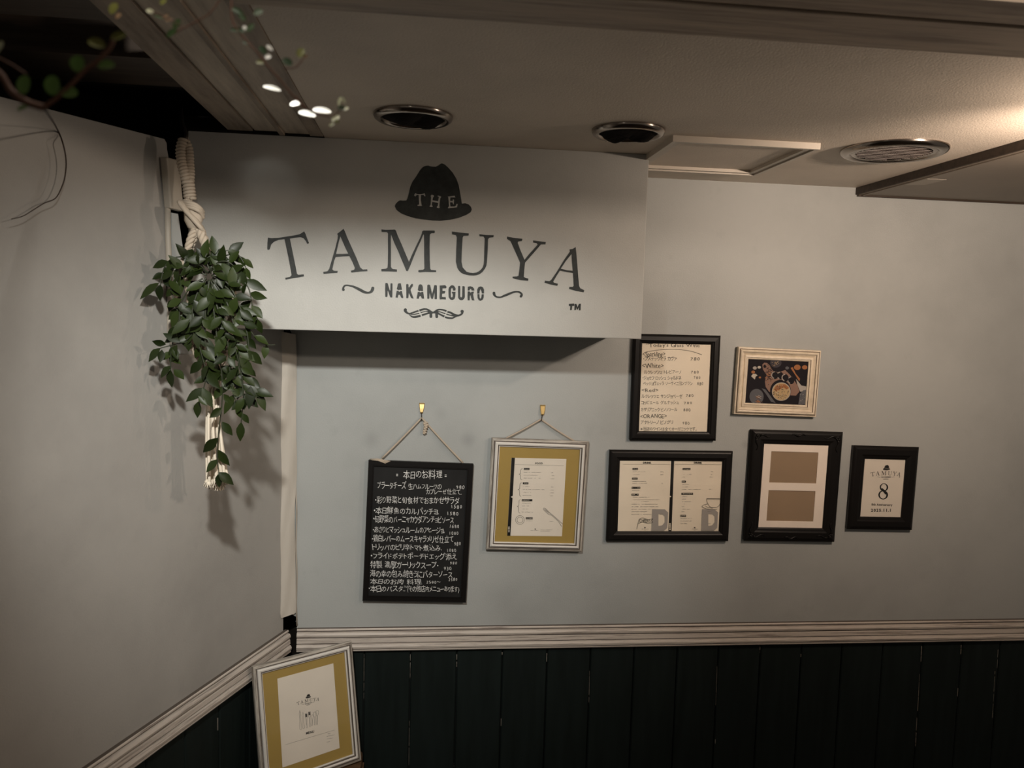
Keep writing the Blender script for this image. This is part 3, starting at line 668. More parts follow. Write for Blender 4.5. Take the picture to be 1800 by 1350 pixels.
# ------------------------------------------------------------------ ceiling fittings
def vent(cx, cy, r, label, kind):
    t = thing('ceiling_vent', label, 'vent', (cx, cy, ZC), 'round vents in the ceiling')
    mb = MB(); mb.lathe([(r, 0), (r * 1.0, -0.004), (r * 0.97, -0.009), (r * 0.90, -0.013), (r * 0.82, -0.012), (r * 0.78, -0.007), (r * 0.77, 0)], (cx, cy, ZC), 56)
    mb.build('rim', M_CHROME, t)
    if kind == 'cloth':
        mb = MB(); n = 48; rings = 8; rr = r * 0.785; pts = []; fs = []
        rd = random.Random(int(cx * 1000))
        for i in range(rings + 1):
            q = i / rings
            for j in range(n):
                a = 6.28318 * j / n
                sag = (1 - q ** 4) * 0.013 + q * (1 - q * q) * (0.016 * math.sin(2 * a + cx * 5) + 0.010 * math.sin(3 * a + 1)) + 0.004 * math.sin(7 * a + i) * q * (1 - q)
                pts.append((cx + rr * q * math.cos(a), cy + rr * q * math.sin(a), ZC - 0.005 - sag))
        for i in range(rings):
            for j in range(n): fs.append((i * n + j, i * n + (j + 1) % n, (i + 1) * n + (j + 1) % n, (i + 1) * n + j))
        mb.idx(pts, fs, 0, True); mb.build('filter_cloth', M_FILTER, t)
    else:
        mb = MB(); mb.lathe([(0.0, -0.001), (r * 0.78, -0.001)], (cx, cy, ZC), 40); mb.build('duct', M_VOID, t)
        mb = MB(); mb.lathe([(r * 0.80, -0.008), (r * 0.74, -0.011), (r * 0.68, -0.008), (r * 0.68, 0)], (cx, cy, ZC), 48); mb.build('inner_ring', M_CHROME, t)
        k = 11
        for i in range(k):
            u = -0.94 + 1.88 * i / (k - 1); hw = r * 0.70 * math.sqrt(max(0.02, 1 - u * u)); yy = cy + r * 0.70 * u
            mb = MB(); w = 0.0042
            mb.hexa([(cx - hw, yy - w, ZC - 0.010), (cx + hw, yy - w, ZC - 0.010), (cx + hw, yy + w, ZC - 0.0035), (cx - hw, yy + w, ZC - 0.0035),
                     (cx - hw, yy - w, ZC - 0.0085), (cx + hw, yy - w, ZC - 0.0085), (cx + hw, yy + w, ZC - 0.002), (cx - hw, yy + w, ZC - 0.002)])
            mb.build('slat', M_SLAT, t)
    return t
vent(-0.029, 1.752, 0.083, 'round chrome-rimmed ceiling vent, black sagging filter, nearest the hat emblem', 'cloth')
vent(0.437, 1.780, 0.080, 'round chrome-rimmed ceiling vent with black filter, beside the square ceiling hatch', 'cloth')
vent(1.080, 1.826, 0.117, 'largest round chrome ceiling vent with brown louvre slats, by the lowered panel', 'slat')

hx0, hx1, hy0, hy1 = 0.545, 0.890, 1.803, 2.170
hatch = thing('ceiling_hatch', 'square ceiling access hatch with a thin pale metal frame, right of the bulkhead', 'hatch', ((hx0 + hx1) / 2, (hy0 + hy1) / 2, ZC))
def ringframe(mb, x0, x1, y0, y1, w, z0, z1):
    mb.box((x0, y0, z0), (x1, y0 + w, z1)); mb.box((x0, y1 - w, z0), (x1, y1, z1)); mb.box((x0, y0 + w, z0), (x0 + w, y1 - w, z1)); mb.box((x1 - w, y0 + w, z0), (x1, y1 - w, z1))
mb = MB(); ringframe(mb, hx0, hx1, hy0, hy1, 0.009, ZC - 0.014, ZC); mb.build('outer_frame', M_ALU, hatch)
mb = MB(); ringframe(mb, hx0 + 0.0135, hx1 - 0.0135, hy0 + 0.0135, hy1 - 0.0135, 0.012, ZC - 0.011, ZC); mb.build('inner_frame', M_ALU, hatch)
mb = MB(); mb.box((hx0 + 0.026, hy0 + 0.026, ZC - 0.003), (hx1 - 0.026, hy1 - 0.026, ZC)); mb.build('panel', M_CEIL, hatch)
mb = MB(); mb.box((hx0 + 0.011, hy0 + 0.011, ZC - 0.002), (hx1 - 0.011, hy1 - 0.011, ZC - 0.0005)); mb.build('gap', M_VOID, hatch)

# ------------------------------------------------------------------ framed things
class Fr:
    """a frame: local x right, y into the wall, z up; origin at the centre of the front plane"""
    def __init__(s, name, label, cat, M, group=None):
        s.t = thing(name, label, cat); s.t.matrix_basis = M; s.M = M
        s.n = -(M.to_3x3() @ Vector((0, 1, 0)))
    def P(s, x, y, z): return s.M @ Vector((x, y, z))
    def plane(s, depth):                       # photo pixel -> world point on the plane y_local = depth
        o = s.P(0, depth, 0); return lambda x, y: on(s.n, s.n.dot(o), x, y)
    def loc(s, x, y, depth):
        p = s.M.inverted() @ s.plane(depth)(x, y); return p.x, p.z
    def moulding(s, name, w, h, prof, mats, grooves=(), worn=()):   # prof: (inset from outer edge, depth) from back outer to inner
        qs = []; cs = ((-1, 1), (1, 1), (1, -1), (-1, -1)); dist = 0
        for i in range(len(prof) - 1):
            dd = math.hypot(prof[i + 1][0] - prof[i][0], prof[i + 1][1] - prof[i][1])
            for k in range(4):
                q = []
                for (ins, d), c in ((prof[i], k), (prof[i], (k + 1) % 4), (prof[i + 1], (k + 1) % 4), (prof[i + 1], k)):
                    sx, sz = cs[c]; q.append(s.P(sx * (w / 2 - ins), d, sz * (h / 2 - ins)))
                ln = w if k % 2 == 0 else h; u0 = k * 1.37 + w * 3.1
                qs.append((q, (u0, u0 + ln), (dist + k * .5, dist + dd + k * .5), 1 if i in grooves else 2 if i in worn else 0))
            dist += dd
        return strips(name, qs, mats, s.t)
    def sheet(s, name, x0, x1, z0, z1, d, m, th=0.0012):
        mb = MB(); mb.hexa([s.P(x, y, z) for z in (z0, z1) for x, y in ((x0, d), (x1, d), (x1, d + th), (x0, d + th))])
        return mb.build(name, m, s.t)
def pose(q, t):
    P = [W(x, y, t) for x, y in q]
    c = (P[0] + P[1] + P[2] + P[3]) / 4
    w = ((P[1] - P[0]).length + (P[2] - P[3]).length) / 2; h = ((P[3] - P[0]).length + (P[2] - P[1]).length) / 2
    a1 = math.atan2((P[1] - P[0]).z, (P[1] - P[0]).x); a2 = math.atan2((P[2] - P[3]).z, (P[2] - P[3]).x)
    a3 = math.atan2(-(P[0] - P[3]).x, (P[0] - P[3]).z); a4 = math.atan2(-(P[1] - P[2]).x, (P[1] - P[2]).z)
    a = (a1 + a2 + a3 + a4) / 4
    return Matrix.Translation(c) @ Matrix.Rotation(-a, 4, 'Y'), w, h

CR = lambda o, s: (lambda x, y: (o[0] + x / s, o[1] + y / s))
def inkon(fr, depth, crop):
    pl = fr.plane(depth); return Ink(lambda x, y: pl(*crop(x, y)))
DD = 0.020                                     # frame depth off the wall

# --- chalkboard
q = [(647.6, 809.5), (833.2, 815.4), (818.6, 1060), (636.9, 1057)]
Mx, w, h = pose(q, DD)
fr = Fr('chalkboard', 'black-framed chalkboard menu hung by a cord, white handwritten Japanese dishes and prices', 'chalkboard', Mx)
bw = 0.0165
fr.moulding('frame', w, h, [(0.001, DD), (0, 0.003), (0.002, 0), (bw - 0.003, 0), (bw - 0.002, -0.0012), (bw, -0.0012), (bw, 0.006)], M_BLACKFR)
fr.sheet('board', -w / 2 + bw, w / 2 - bw, -h / 2 + bw, h / 2 - bw, 0.004, M_BOARD)
fr.sheet('backing', -w / 2 + 0.003, w / 2 - 0.003, -h / 2 + 0.003, h / 2 - 0.003, 0.006, M_BLACKFR, 0.012)
ink = inkon(fr, 0.0034, CR((620, 680), 3.375)); rd = random.Random(3); J = 0.13
for tx, x0, x1, a, b in (('本日のお料理', 300, 533, 499, 547), 
    ('ブラータチーズ', 145, 316, 566, 608), ('生ハムフルーツの', 332, 526, 578, 610), ('980', 613, 664, 584, 606), ('カプレーゼ仕立て.', 435, 645, 608, 640),
    ('・彩り野菜と旬食材でおまかせサラダ', 133, 634, 652, 692), ('1580', 580, 650, 700, 722), ('・本日鮮魚のカルパッチョ.', 126, 512, 716, 756), ('1580', 556, 628, 740, 762),
    ('・旬野菜のバーニャカウダアンチョビソース', 122, 600, 766, 806), ('1680', 572, 632, 816, 837), ('・あさりとマッシュルームのアヒージョ.', 120, 545, 830, 866), ('1080', 570, 628, 858, 878),
    ('・鶏白レバーのムースキャラメリゼ仕立て', 114, 598, 881, 922), ('980', 601, 642, 919, 942), ('トリッパのピリ辛トマト煮込み.', 117, 528, 934, 970), ('1080', 556, 614, 959, 979),
    ('・フライドポテトポーチドエッグ添え', 108, 618, 986, 1022), ('980', 576, 620, 1034, 1054), ('特製 濃厚ガーリックスープ・', 105, 508, 1036, 1076), ('930', 540, 586, 1068, 1088),
    ('海の幸の包み焼きうにバターソース', 103, 592, 1090, 1130), ('2580', 568, 621, 1133, 1152), ('本日のお肉 料理', 105, 408, 1140, 1172), ('2580～', 436, 520, 1150, 1168),
    ('・本日のパスタ..', 95, 312, 1181, 1217), ('1680', 302, 340, 1178, 1190), ('(その他店内メニューあります)', 325, 632, 1182, 1216)):
    write(ink, tx, x0, x1, a, b, 0.012 if x1 - x0 > 300 else 0.0, J, -0.006, 0, rd)
for x, y in ((258, 517), (546, 521)): ink.rect(x, y, x + 11, y + 3.5); ink.rect(x, y + 9, x + 11, y + 12.5)
ink.build('handwriting', M_CHALK, fr.t, fr.n)['kind'] = 'stuff'
def cordv(fr, top, l, r, rad, extra=None):
    pl = [W(*top, 0.006), None]
    for k, e in enumerate((l, r)):
        a = W(*top, 0.010); b = W(*e, 0.014); pts = [a.lerp(b, u / 10) for u in range(11)]
        for i, p in enumerate(pts): p.z -= 0.0015 * math.sin(3.1416 * i / 10)
        mb = MB(); mb.tube(pts, rad, 7); mb.build('cord', M_CORD, fr.t)
cordv(fr, (741.2, 734.5), (671, 806), (814, 813.5), 0.0026)
mb = MB()
for (x, y, r) in ((748, 744, .0055), (749.5, 748, .006), (748, 752.5, .0045), (747, 757, .0042), (746.5, 761, .0038)):
    c = W(x, y, 0.011); mb.tube([c + Vector((r * math.cos(u), -0.003 * math.sin(u * 2), r * 0.55 * math.sin(u))) for u in [6.2832 * k / 10 for k in range(11)]], 0.0024, 6)
    mb.blob(c, (r * .9, .004, r * .7))
mb.build('cord_knot', M_CORD, fr.t)
mb = MB()
for k in range(5):
    mb.tube([W(650 + k, 807 + k * .4, .010 + .002 * k), W(665, 806.5 + .8 * k, .016 + .001 * k), W(686 - 2 * k, 811 + k * .9, .0215)], 0.0011, 5)
mb.build('frayed_cord_end', M_CORD, fr.t)

# --- white frames with gold mount (FOOD on the wall, MENU leaning in the corner)
WP = [(0.002, DD), (0, 0.014), (0.0, 0.006), (0.002, 0.003), (0.0075, 0.001), (0.0085, 0.0025), (0.0105, 0.0025), (0.0115, -0.001), (0.015, -0.0035), (0.019, -0.002), (0.0205, 0.001), (0.0215, 0.001), (0.0225, 0.003), (0.0245, 0.004), (0.0245, 0.010)]
WG = (4, 5, 9, 10)
def whiteframe(name, label, M, w, h):
    fr = Fr(name, label, 'picture frame', M)
    fr.moulding('moulding', w, h, WP, [M_FRWHITE, M_GROOVE, M_FRWORN], WG, (0, 1, 2, 3, 10, 11))
    i = 0.0235
    fr.sheet('mount', -w / 2 + i, w / 2 - i, -h / 2 + i, h / 2 - i, 0.0085, M_MAT)
    fr.sheet('backing', -w / 2 + 0.004, w / 2 - 0.004, -h / 2 + 0.004, h / 2 - 0.004, 0.010, M_KRAFT, 0.0085)
    fr.sheet('glass', -w / 2 + i, w / 2 - i, -h / 2 + i, h / 2 - i, 0.0050, M_GLASS, 0.0014)
    return fr
q = [(865.1, 770), (1036.7, 776.2), (1022.9, 970.4), (853.8, 967.8)]
Mx, w, h = pose(q, DD + 0.004)
FW, FH = w, h
fr = whiteframe('picture_frame', 'distressed white frame hung by a cord, gold mount around a printed FOOD menu', Mx, w, h)
C2 = CR((840, 690), 4.5)
pd = 0.0078
def quadsheet(fr, name, crop, q, d, m):
    pl = fr.plane(d); P = [pl(*crop(*c)) for c in q]; mb = MB(); mb.hexa([p for p in P] + [p - fr.n * -0.0006 * -1 for p in P]); return mb.build(name, m, fr.t)
quadsheet(fr, 'menu_sheet', C2, [(266, 516), (700, 526), (665, 1137), (232, 1133)], pd, M_PAPER)
C7 = CR((880, 790), 8.436)
ink = inkon(fr, pd - 0.0005, C7)
ink.poly([(163, 122), (212, 124), (145, 1280), (98, 1280)]); ink2 = None
for k, (x0, x1, yt) in enumerate(((345, 428, 275), (330, 412, 487), (314, 470, 738), (372, 476, 1006))): ink.rect(x0, yt, x1, yt + 30)
write(ink, 'FOOD', 513, 625, 194, 218, 0.0, 0, 0.035)
ink.stroke([(212, 224), (935, 241)], 1.2)
for x, y0, y1 in ((325, 284, 450), (312, 495, 695), (298, 745, 943)):
    ym = (y0 + y1) / 2
    ink.stroke(smooth_pts([(x, y0), (x - 22, y0 + 12), (x - 28, ym - 25), (x - 34, ym - 6), (x - 52, ym), (x - 36, ym + 8), (x - 32, ym + 28), (x - 28, y1 - 12), (x - 8, y1)], 4), 2.2)
for i, (x0, x1, y) in enumerate(((345, 608, 338), (345, 550, 381), (343, 595, 425), (335, 435, 547), (330, 650, 594), (328, 462, 637), (327, 472, 681), (318, 447, 796), (318, 432, 839), (312, 412, 883), (312, 480, 928), (374, 470, 1060), (445, 560, 1202), (580, 850, 1190), (580, 735, 1210))):
    fine(ink, x0, x1, y, 11, i, 0.01)
for i, (x, y) in enumerate(((750, 345), (745, 391), (742, 434), (748, 557), (735, 601), (740, 645), (737, 688), (730, 1066))): fine(ink, x, x + 52, y, 12, 50 + i)
for r in (65, 43): ink.stroke([(287 + r * math.cos(a / 24 * 6.2832), 1046 + r * math.sin(a / 24 * 6.2832)) for a in range(25)], 2)
ink.dot(513, 1181, 10, 7)
# spatula drawing
ink.stroke([(640, 870), (632, 890), (712, 965), (745, 972), (735, 945), (655, 868), (640, 870)], 2.4); ink.stroke([(745, 965), (860, 1070), (905, 1145)], 2.2); ink.stroke([(752, 955), (870, 1060), (918, 1105)], 2.2)
for k in range(3): ink.stroke([(650 + 14 * k, 890 + 12 * k), (690 + 14 * k, 915 + 14 * k)], 2)
ink.build('print', [M_INK, M_INKGREY], fr.t, fr.n)['kind'] = 'stuff'
ink = inkon(fr, pd - 0.0008, C7)
for k, (x0, x1, yt) in enumerate(((352, 420, 284), (337, 404, 496), (322, 462, 747), (380, 470, 1015))): fine(ink, x0, x1, yt + 6, 13, 70 + k, 0, 0)
ink.poly([(150, 704), (178, 690), (176, 720)])
for k, c in enumerate('FOOD'): ink.rect(114 + k * .5, 1145 + k * 22, 132, 1160 + k * 22)
ink.build('reversed_print', M_PAPER, fr.t, fr.n)['kind'] = 'stuff'
cordv(fr, (951, 737), (890, 770), (1009, 775), 0.0024)

MM = Matrix(((0.8495, -0.5166 * 1.0, -0.1072), (0.5275, 0.8358, 0.1525), (0.0108, -0.1861, 0.9825)))
MM.normalize()
TL = Vector((-0.4246, 2.1168, 0.7837))
M4 = MM.to_4x4(); c = TL + MM @ Vector((FW / 2, 0, -FH / 2)); M4.translation = c
fr = whiteframe('picture_frame', 'distressed white frame leaning in the corner, gold mount around a cutlery menu cover', M4, FW, FH)
C9 = CR((420, 1080), 5)
quadsheet(fr, 'menu_sheet', C9, [(338, 565), (830, 430), (885, 1175), (383, 1347)], pd, M_PAPER)
pl = fr.plane(pd - 0.0005)
# logo: sign coordinates -> this sheet (x 470..1030 -> 508..705 in the crop)
def remap(a, b, c, d, e, f): return lambda x, y: pl(*C9(a + b * (x - 750) + c * (y - 400), d + e * (x - 750) + f * (y - 400)))
ink = Ink(remap(605, 0.352, -0.0, 742, -0.089, 0.355)); logo(ink, ('word', 'hat', 'naka', 'fl', 'mou')); ink.build('logo_print', M_INK, fr.t, fr.n)['kind'] = 'stuff'
ink = inkon(fr, pd - 0.0005, C9)
for (x, yt, yb, kind) in ((540, 842, 1015, 'k'), (566, 858, 1005, 'k'), (592, 868, 1000, 'f'), (620, 852, 990, 'f'), (644, 880, 980, 's'), (668, 855, 975, 'S'), (688, 842, 972, 'S')):
    hw = 9 if kind in 'kf' else 7
    if kind == 'k': o = [(x - 10, yt + 30), (x - 5, yt), (x + 3, yt + 15), (x + 4, yt + 90), (x + 12, yb - 8), (x + 4, yb), (x - 5, yb - 6), (x - 5, yt + 90)]
    elif kind == 'f': o = [(x - 9, yt + 5), (x - 9, yt + 38), (x - 3, yt + 55), (x, yt + 95), (x - 2, yb - 8), (x + 6, yb), (x + 12, yb - 8), (x + 5, yt + 95), (x + 5, yt + 55), (x + 8, yt + 36), (x + 7, yt)]
    else:
        r = 14 if kind == 'S' else 9
        o = [(x - r, yt + 22), (x - r * .6, yt + 5), (x + r * .4, yt), (x + r, yt + 15), (x + r * .6, yt + 38), (x + 3, yt + 48), (x + 4, yb - 8), (x - 2, yb), (x - 6, yb - 6), (x - 2, yt + 50), (x - r * .7, yt + 40)]
    ink.stroke(o + [o[0]], 1.1, 1)
    if kind == 'f':
        for k in range(3): ink.stroke([(x - 6 + 5 * k, yt + 6), (x - 5 + 5 * k, yt + 34)], 2.0)
write(ink, 'MENU', 590, 661, 1034, 1056, -0.24, 0, 0.03)
for i, y in enumerate((1052, 1072, 1095, 1122)): fine(ink, 772, (805, 840, 826, 818)[i], y, 7, i + 5, -0.22)
ink.build('print', [M_INK, M_INKGREY], fr.t, fr.n)['kind'] = 'stuff'
ink = inkon(fr, pd - 0.0005, C9); ink.stroke([(410, 1145), (840, 1016)], 1.0)
ink.build('rule', M_INKGREY, fr.t, fr.n)

# --- black frames
BP = [(0.001, DD), (0, 0.006), (0.004, 0.002), (0.007, 0.0005), (0.018, 0.0), (0.021, 0.002), (0.0245, 0.003), (0.027, 0.005), (0.027, 0.010)]
def blackframe(label, q, inner, mount, group='black picture frames', extra=None):
    Mx, w, h = pose(q, DD)
    fr = Fr('picture_frame', label, 'picture frame', Mx)
    P = [fr.loc(*p, 0.006) for p in inner]
    bx = (w - ((P[1][0] - P[0][0]) + (P[2][0] - P[3][0])) / 2) / 2
    k = bx / 0.027
    fr.moulding('moulding', w, h, [(i * k, d) for i, d in BP], M_BLACKFR)
    i = bx - 0.001
    fr.sheet('backing', -w / 2 + 0.004, w / 2 - 0.004, -h / 2 + 0.004, h / 2 - 0.004, 0.011, M_KRAFT, 0.0085)
    if mount: fr.sheet('mount', -w / 2 + i, w / 2 - i, -h / 2 + i, h / 2 - i, 0.0085, mount)
    fr.sheet('glass', -w / 2 + i, w / 2 - i, -h / 2 + i, h / 2 - i, 0.0055, M_GLASS, 0.0012)
    return fr, w, h, bx
# wine list
q = [(1114, 587.2), (1268.5, 589.4), (1258.9, 776), (1108, 773.5)]
fr, w, h, bx = blackframe('black frame partly behind the bulkhead corner, handwritten glass wine list', q, [(1130.4, 601.8), (1253.8, 603.9), (1243.2, 761), (1124.2, 760.4)], M_PAPERW)
C3 = CR((1090, 570), 6.135); ink = inkon(fr, 0.0080, C3); rd = random.Random(5); J = 0.11
for tx, x0, x1, a, b in (('“Today\'s Glass Wine”', 285, 885, 203, 250), ('<Sparkling>', 245, 487, 293, 345), ('・フステックミラ カヴァ', 252, 612, 350, 396), ('780', 757, 862, 356, 391),
    ('<White>', 240, 470, 420, 472), ('ルクレッツェ トレビアーノ', 258, 660, 496, 538), ('780', 762, 850, 500, 532), ('・ジョセフ ロッシュ シャルドネ', 243, 660, 560, 604), ('780', 792, 868, 559, 588),
    ('ペッジョヴェッラ ソーヴィニヨンブラン', 248, 780, 620, 660), ('880', 830, 898, 622, 658), ('<Red>', 232, 412, 690, 732), ('ルクレッツェ サンジョベーゼ', 232, 672, 757, 798), ('780', 708, 793, 753, 787),
    ('コッビエール グルナッシュ.', 230, 640, 826, 866), ('780', 686, 778, 833, 862), ('カザリアニック ピノノワール', 225, 615, 902, 942), ('880', 681, 760, 908, 940),
    ('<ORANGE>', 220, 502, 966, 1012), ('アナトリーノ ピノグリ', 222, 570, 1038, 1080), ('980', 671, 750, 1050, 1082), ('※・当店のワインは全てオーガニックです。', 220, 825, 1112, 1152)):
    write(ink, tx, x0, x1, a, b, 0.0, J, -0.002, 0, rd)
ink.stroke(smooth_pts([(270, 302), (420, 276), (600, 270), (750, 288), (882, 328)], 5), 2.2)
ink.build('handwriting', M_INK, fr.t, fr.n)['kind'] = 'stuff'
# drink menu
q = [(1072.2, 791.6), (1289.7, 793.3), (1281.1, 952.8), (1066.6, 951.9)]
fr, w, h, bx = blackframe('wide black frame holding two printed DRINK menu pages side by side', q, [(1089.7, 810), (1271.2, 810.7), (1264.8, 936.3), (1085.6, 936.3)], M_INK)
C4 = CR((1050, 780), 6.75)
quadsheet(fr, 'menu_page', C4, [(269, 203), (876, 205), (842, 1056), (240, 1055)], 0.0080, M_PAPERW)
quadsheet(fr, 'menu_page', C4, [(912, 206), (1492, 208), (1450, 1055), (880, 1056)], 0.0080, M_PAPERW)
for ox in (650, 1242):
    ink = inkon(fr, 0.0070, C4)
    k = 640 - 650
    ink.poly([(ox, 775), (ox + 150, 778), (ox + 190, 815), (ox + 180, 1000), (ox + 140, 1033), (ox - 10, 1033)], [[(ox + 75, 835), (ox + 125, 838), (ox + 150, 865), (ox + 150, 930), (ox + 120, 968), (ox + 75, 975)]])
    ink.build('grey_letter', M_PRINTGREY, fr.t, fr.n)
ink = inkon(fr, 0.0066, C4)
write(ink, 'DRINK', 543, 641, 214, 235, 0, 0, 0.035); write(ink, 'DRINK', 1147, 1244, 214, 235, 0, 0, 0.035)
ink.stroke([(305, 243), (868, 245)], 1.0); ink.stroke([(925, 245), (1470, 247)], 1.0)
tags = ((418, 482, 288), (413, 478, 402), (408, 510, 511), (405, 491, 592), (1013, 1105, 288), (1006, 1051, 437), (999, 1136, 583), (986, 1052, 844))
for x0, x1, y in tags: ink.rect(x0, y, x1, y + 23)
for i, (x0, x1, y) in enumerate(((420, 570, 334), (420, 500, 365), (416, 605, 447), (416, 590, 469), (414, 497, 552), (410, 640, 634), (410, 735, 664), (525, 610, 685), (408, 717, 717), (408, 725, 747), (406, 640, 777), (406, 600, 807), (404, 640, 838),
    (1017, 1028, 333), (1015, 1120, 364), (1014, 1040, 394), (1010, 1090, 481), (1008, 1072, 512), (1006, 1228, 542), (1005, 1070, 626), (1004, 1053, 656), (1002, 1108, 686), (1003, 1035, 716), (1001, 1030, 746), (998, 1103, 777), (997, 1035, 807), (990, 1120, 887), (988, 1117, 917), (988, 1065, 947))):
    fine(ink, x0, x1, y, 9, 100 + i)
for i, (x, y) in enumerate(((750, 335), (750, 365), (748, 470), (743, 551), (1337, 333), (1337, 365), (1335, 394), (1325, 541), (1312, 806), (1306, 947), (742, 838))): fine(ink, x, x + 36, y, 10, 150 + i)
write(ink, 'CHEERS', 500, 630, 893, 935, 0.0, 0.06, 0.0)
ink.stroke(smooth_pts([(468, 1012), (485, 940), (500, 895), (540, 880), (600, 900), (660, 892), (640, 912), (658, 932), (600, 945), (540, 930), (490, 945)], 4), 2.0)
ink.stroke(smooth_pts([(1298, 652), (1302, 690), (1330, 740), (1362, 755), (1420, 752), (1450, 725), (1463, 690)], 5), 2.0)
ink.stroke([(1298, 650), (1466, 652)], 2.0); ink.stroke([(1300, 662), (1464, 660)], 1.4)
ink.stroke(smooth_pts([(1305, 715), (1260, 728), (1243, 745), (1275, 765), (1350, 780), (1420, 778)], 5), 2.0); ink.stroke(smooth_pts([(1280, 738), (1320, 758), (1370, 765)], 5), 1.6)
for cx in (565, 1155): ink.dot(cx, 995, 9, 7); fine(ink, cx - 38, cx + 40, 1012, 8, cx); fine(ink, cx - 10, cx + 10, 1026, 5, cx + 1)
ink.build('print', [M_INK, M_INKGREY], fr.t, fr.n)['kind'] = 'stuff'
ink = inkon(fr, 0.0062, C4)
for i, (x0, x1, y) in enumerate(tags): fine(ink, x0 + 5, x1 - 4, y + 12, 11, 200 + i, 0, 0)
ink.poly([(860, 616), (880, 626), (860, 636)])
for k in range(5): ink.rect(853, 944 + 17 * k, 870, 956 + 17 * k)
ink.build('reversed_print', M_PAPERW, fr.t, fr.n)['kind'] = 'stuff'
# empty collage frame
q = [(1322.1, 756), (1484.4, 758.9), (1467.3, 954), (1308.9, 951)]
fr, w, h, bx = blackframe('large ornate black frame with white mount and two empty brown openings', q, [(1344.4, 780.8), (1457.8, 783.2), (1446.1, 931.5), (1333.7, 931)], M_KRAFT)
C6 = CR((1290, 740), 5.143); pl = fr.plane(0.0078)
P = [fr.loc(*C6(*c), 0.0078) for c in ((343, 273), (767, 285), (742, 562), (318, 558), (310, 628), (735, 630), (712, 907), (288, 903))]
wx0 = (P[0][0] + P[3][0] + P[4][0] + P[7][0]) / 4; wx1 = (P[1][0] + P[2][0] + P[5][0] + P[6][0]) / 4
za, zb, zc_, zd = (P[0][1] + P[1][1]) / 2, (P[2][1] + P[3][1]) / 2, (P[4][1] + P[5][1]) / 2, (P[6][1] + P[7][1]) / 2
i = bx - 0.001; X0, X1, Z0, Z1 = -w / 2 + i, w / 2 - i, -h / 2 + i, h / 2 - i
mb = MB()
for x0, x1, z0, z1 in ((X0, wx0, Z0, Z1), (wx1, X1, Z0, Z1), (wx0, wx1, Z0, zd), (wx0, wx1, zc_, zb), (wx0, wx1, za, Z1)):
    mb.hexa([fr.P(x, y, z) for z in (z0, z1) for x, y in ((x0, 0.0066), (x1, 0.0066), (x1, 0.0082), (x0, 0.0082))])
mb.build('window_mount', M_MATW, fr.t)
for sx, sz in ((-1, 1), (1, 1), (-1, -1), (1, -1)):      # raised corner ornament and scrolls
    mb = MB(); cx, cz = sx * (w / 2 - bx * .42), sz * (h / 2 - bx * .42)
    for k in range(7):
        a = k * 0.9; mb.blob(fr.P(cx + sx * 0.008 * math.cos(a) * (k / 7), 0.0, cz + sz * 0.008 * math.sin(a) * (k / 7)), 0.0038, 0, 7, 4)
    mb.tube([fr.P(cx - sx * (0.008 + 0.006 * j), -0.0005, cz + sz * 0.004 * math.sin(j * 1.1)) for j in range(7)], [0.0034 - 0.0004 * j for j in range(7)], 6)
    mb.tube([fr.P(cx + sx * 0.004 * math.sin(j * 1.1), -0.0005, cz - sz * (0.008 + 0.006 * j)) for j in range(7)], [0.0034 - 0.0004 * j for j in range(7)], 6)
    mb.build('corner_ornament', M_BLACKFR, fr.t)
for sz in (1, -1):
    mb = MB(); mb.tube([fr.P(-0.02 + 0.004 * j, -0.0004, sz * (h / 2 - bx * .3) + 0.003 * math.sin(j * .9)) for j in range(12)], [0.001 + 0.0022 * math.sin(3.1416 * j / 11) for j in range(12)], 6)
    mb.build('scroll_ornament', M_BLACKFR, fr.t)
# anniversary card
q = [(1502.5, 784.3), (1619, 785.7), (1603.4, 932.1), (1489.9, 931.5)]
fr, w, h, bx = blackframe('rightmost small black frame with a printed anniversary card bearing a big 8', q, [(1523.9, 807.5), (1595.8, 808), (1586.5, 912.1), (1514.6, 911.5)], M_PAPER)
pl = fr.plane(0.0080)
ink = Ink(lambda x, y: pl(*C6(1373 + 0.487 * (x - 750) - 0.03 * (y - 400), 452 + 0.0 * (x - 750) + 0.487 * (y - 400) - 0.018 * (x - 750)))); logo(ink, ('word', 'hat', 'naka', 'fl', 'mou')); ink.build('logo_print', M_INK, fr.t, fr.n)['kind'] = 'stuff'
ink = inkon(fr, 0.0080, C6)
def oval(cx, cy, ox, oy, ix, iy, dx=0, dy=0):
    n = 36; ink.poly([(cx + ox * math.cos(6.2832 * i / n), cy + oy * math.sin(6.2832 * i / n)) for i in range(n)], [[(cx + dx + ix * math.cos(6.2832 * i / n), cy + dy + iy * math.sin(6.2832 * i / n)) for i in range(n)]])
oval(1357, 600, 38, 36, 25, 30, -1, -1); oval(1350, 668, 44, 41, 29, 33, -1, 1)
ink.stroke([(1335, 610, 7), (1365, 640, 12), (1378, 662, 8)])
write(ink, '8th Anniversary', 1244, 1433, 744, 764, 0.02, 0, 0.03); write(ink, '2025.11.1', 1238, 1426, 793, 820, 0.0, 0, 0.035)
ink.dot(1498, 511, 3)
ink.build('print', [M_INK, M_INKGREY], fr.t, fr.n)['kind'] = 'stuff'
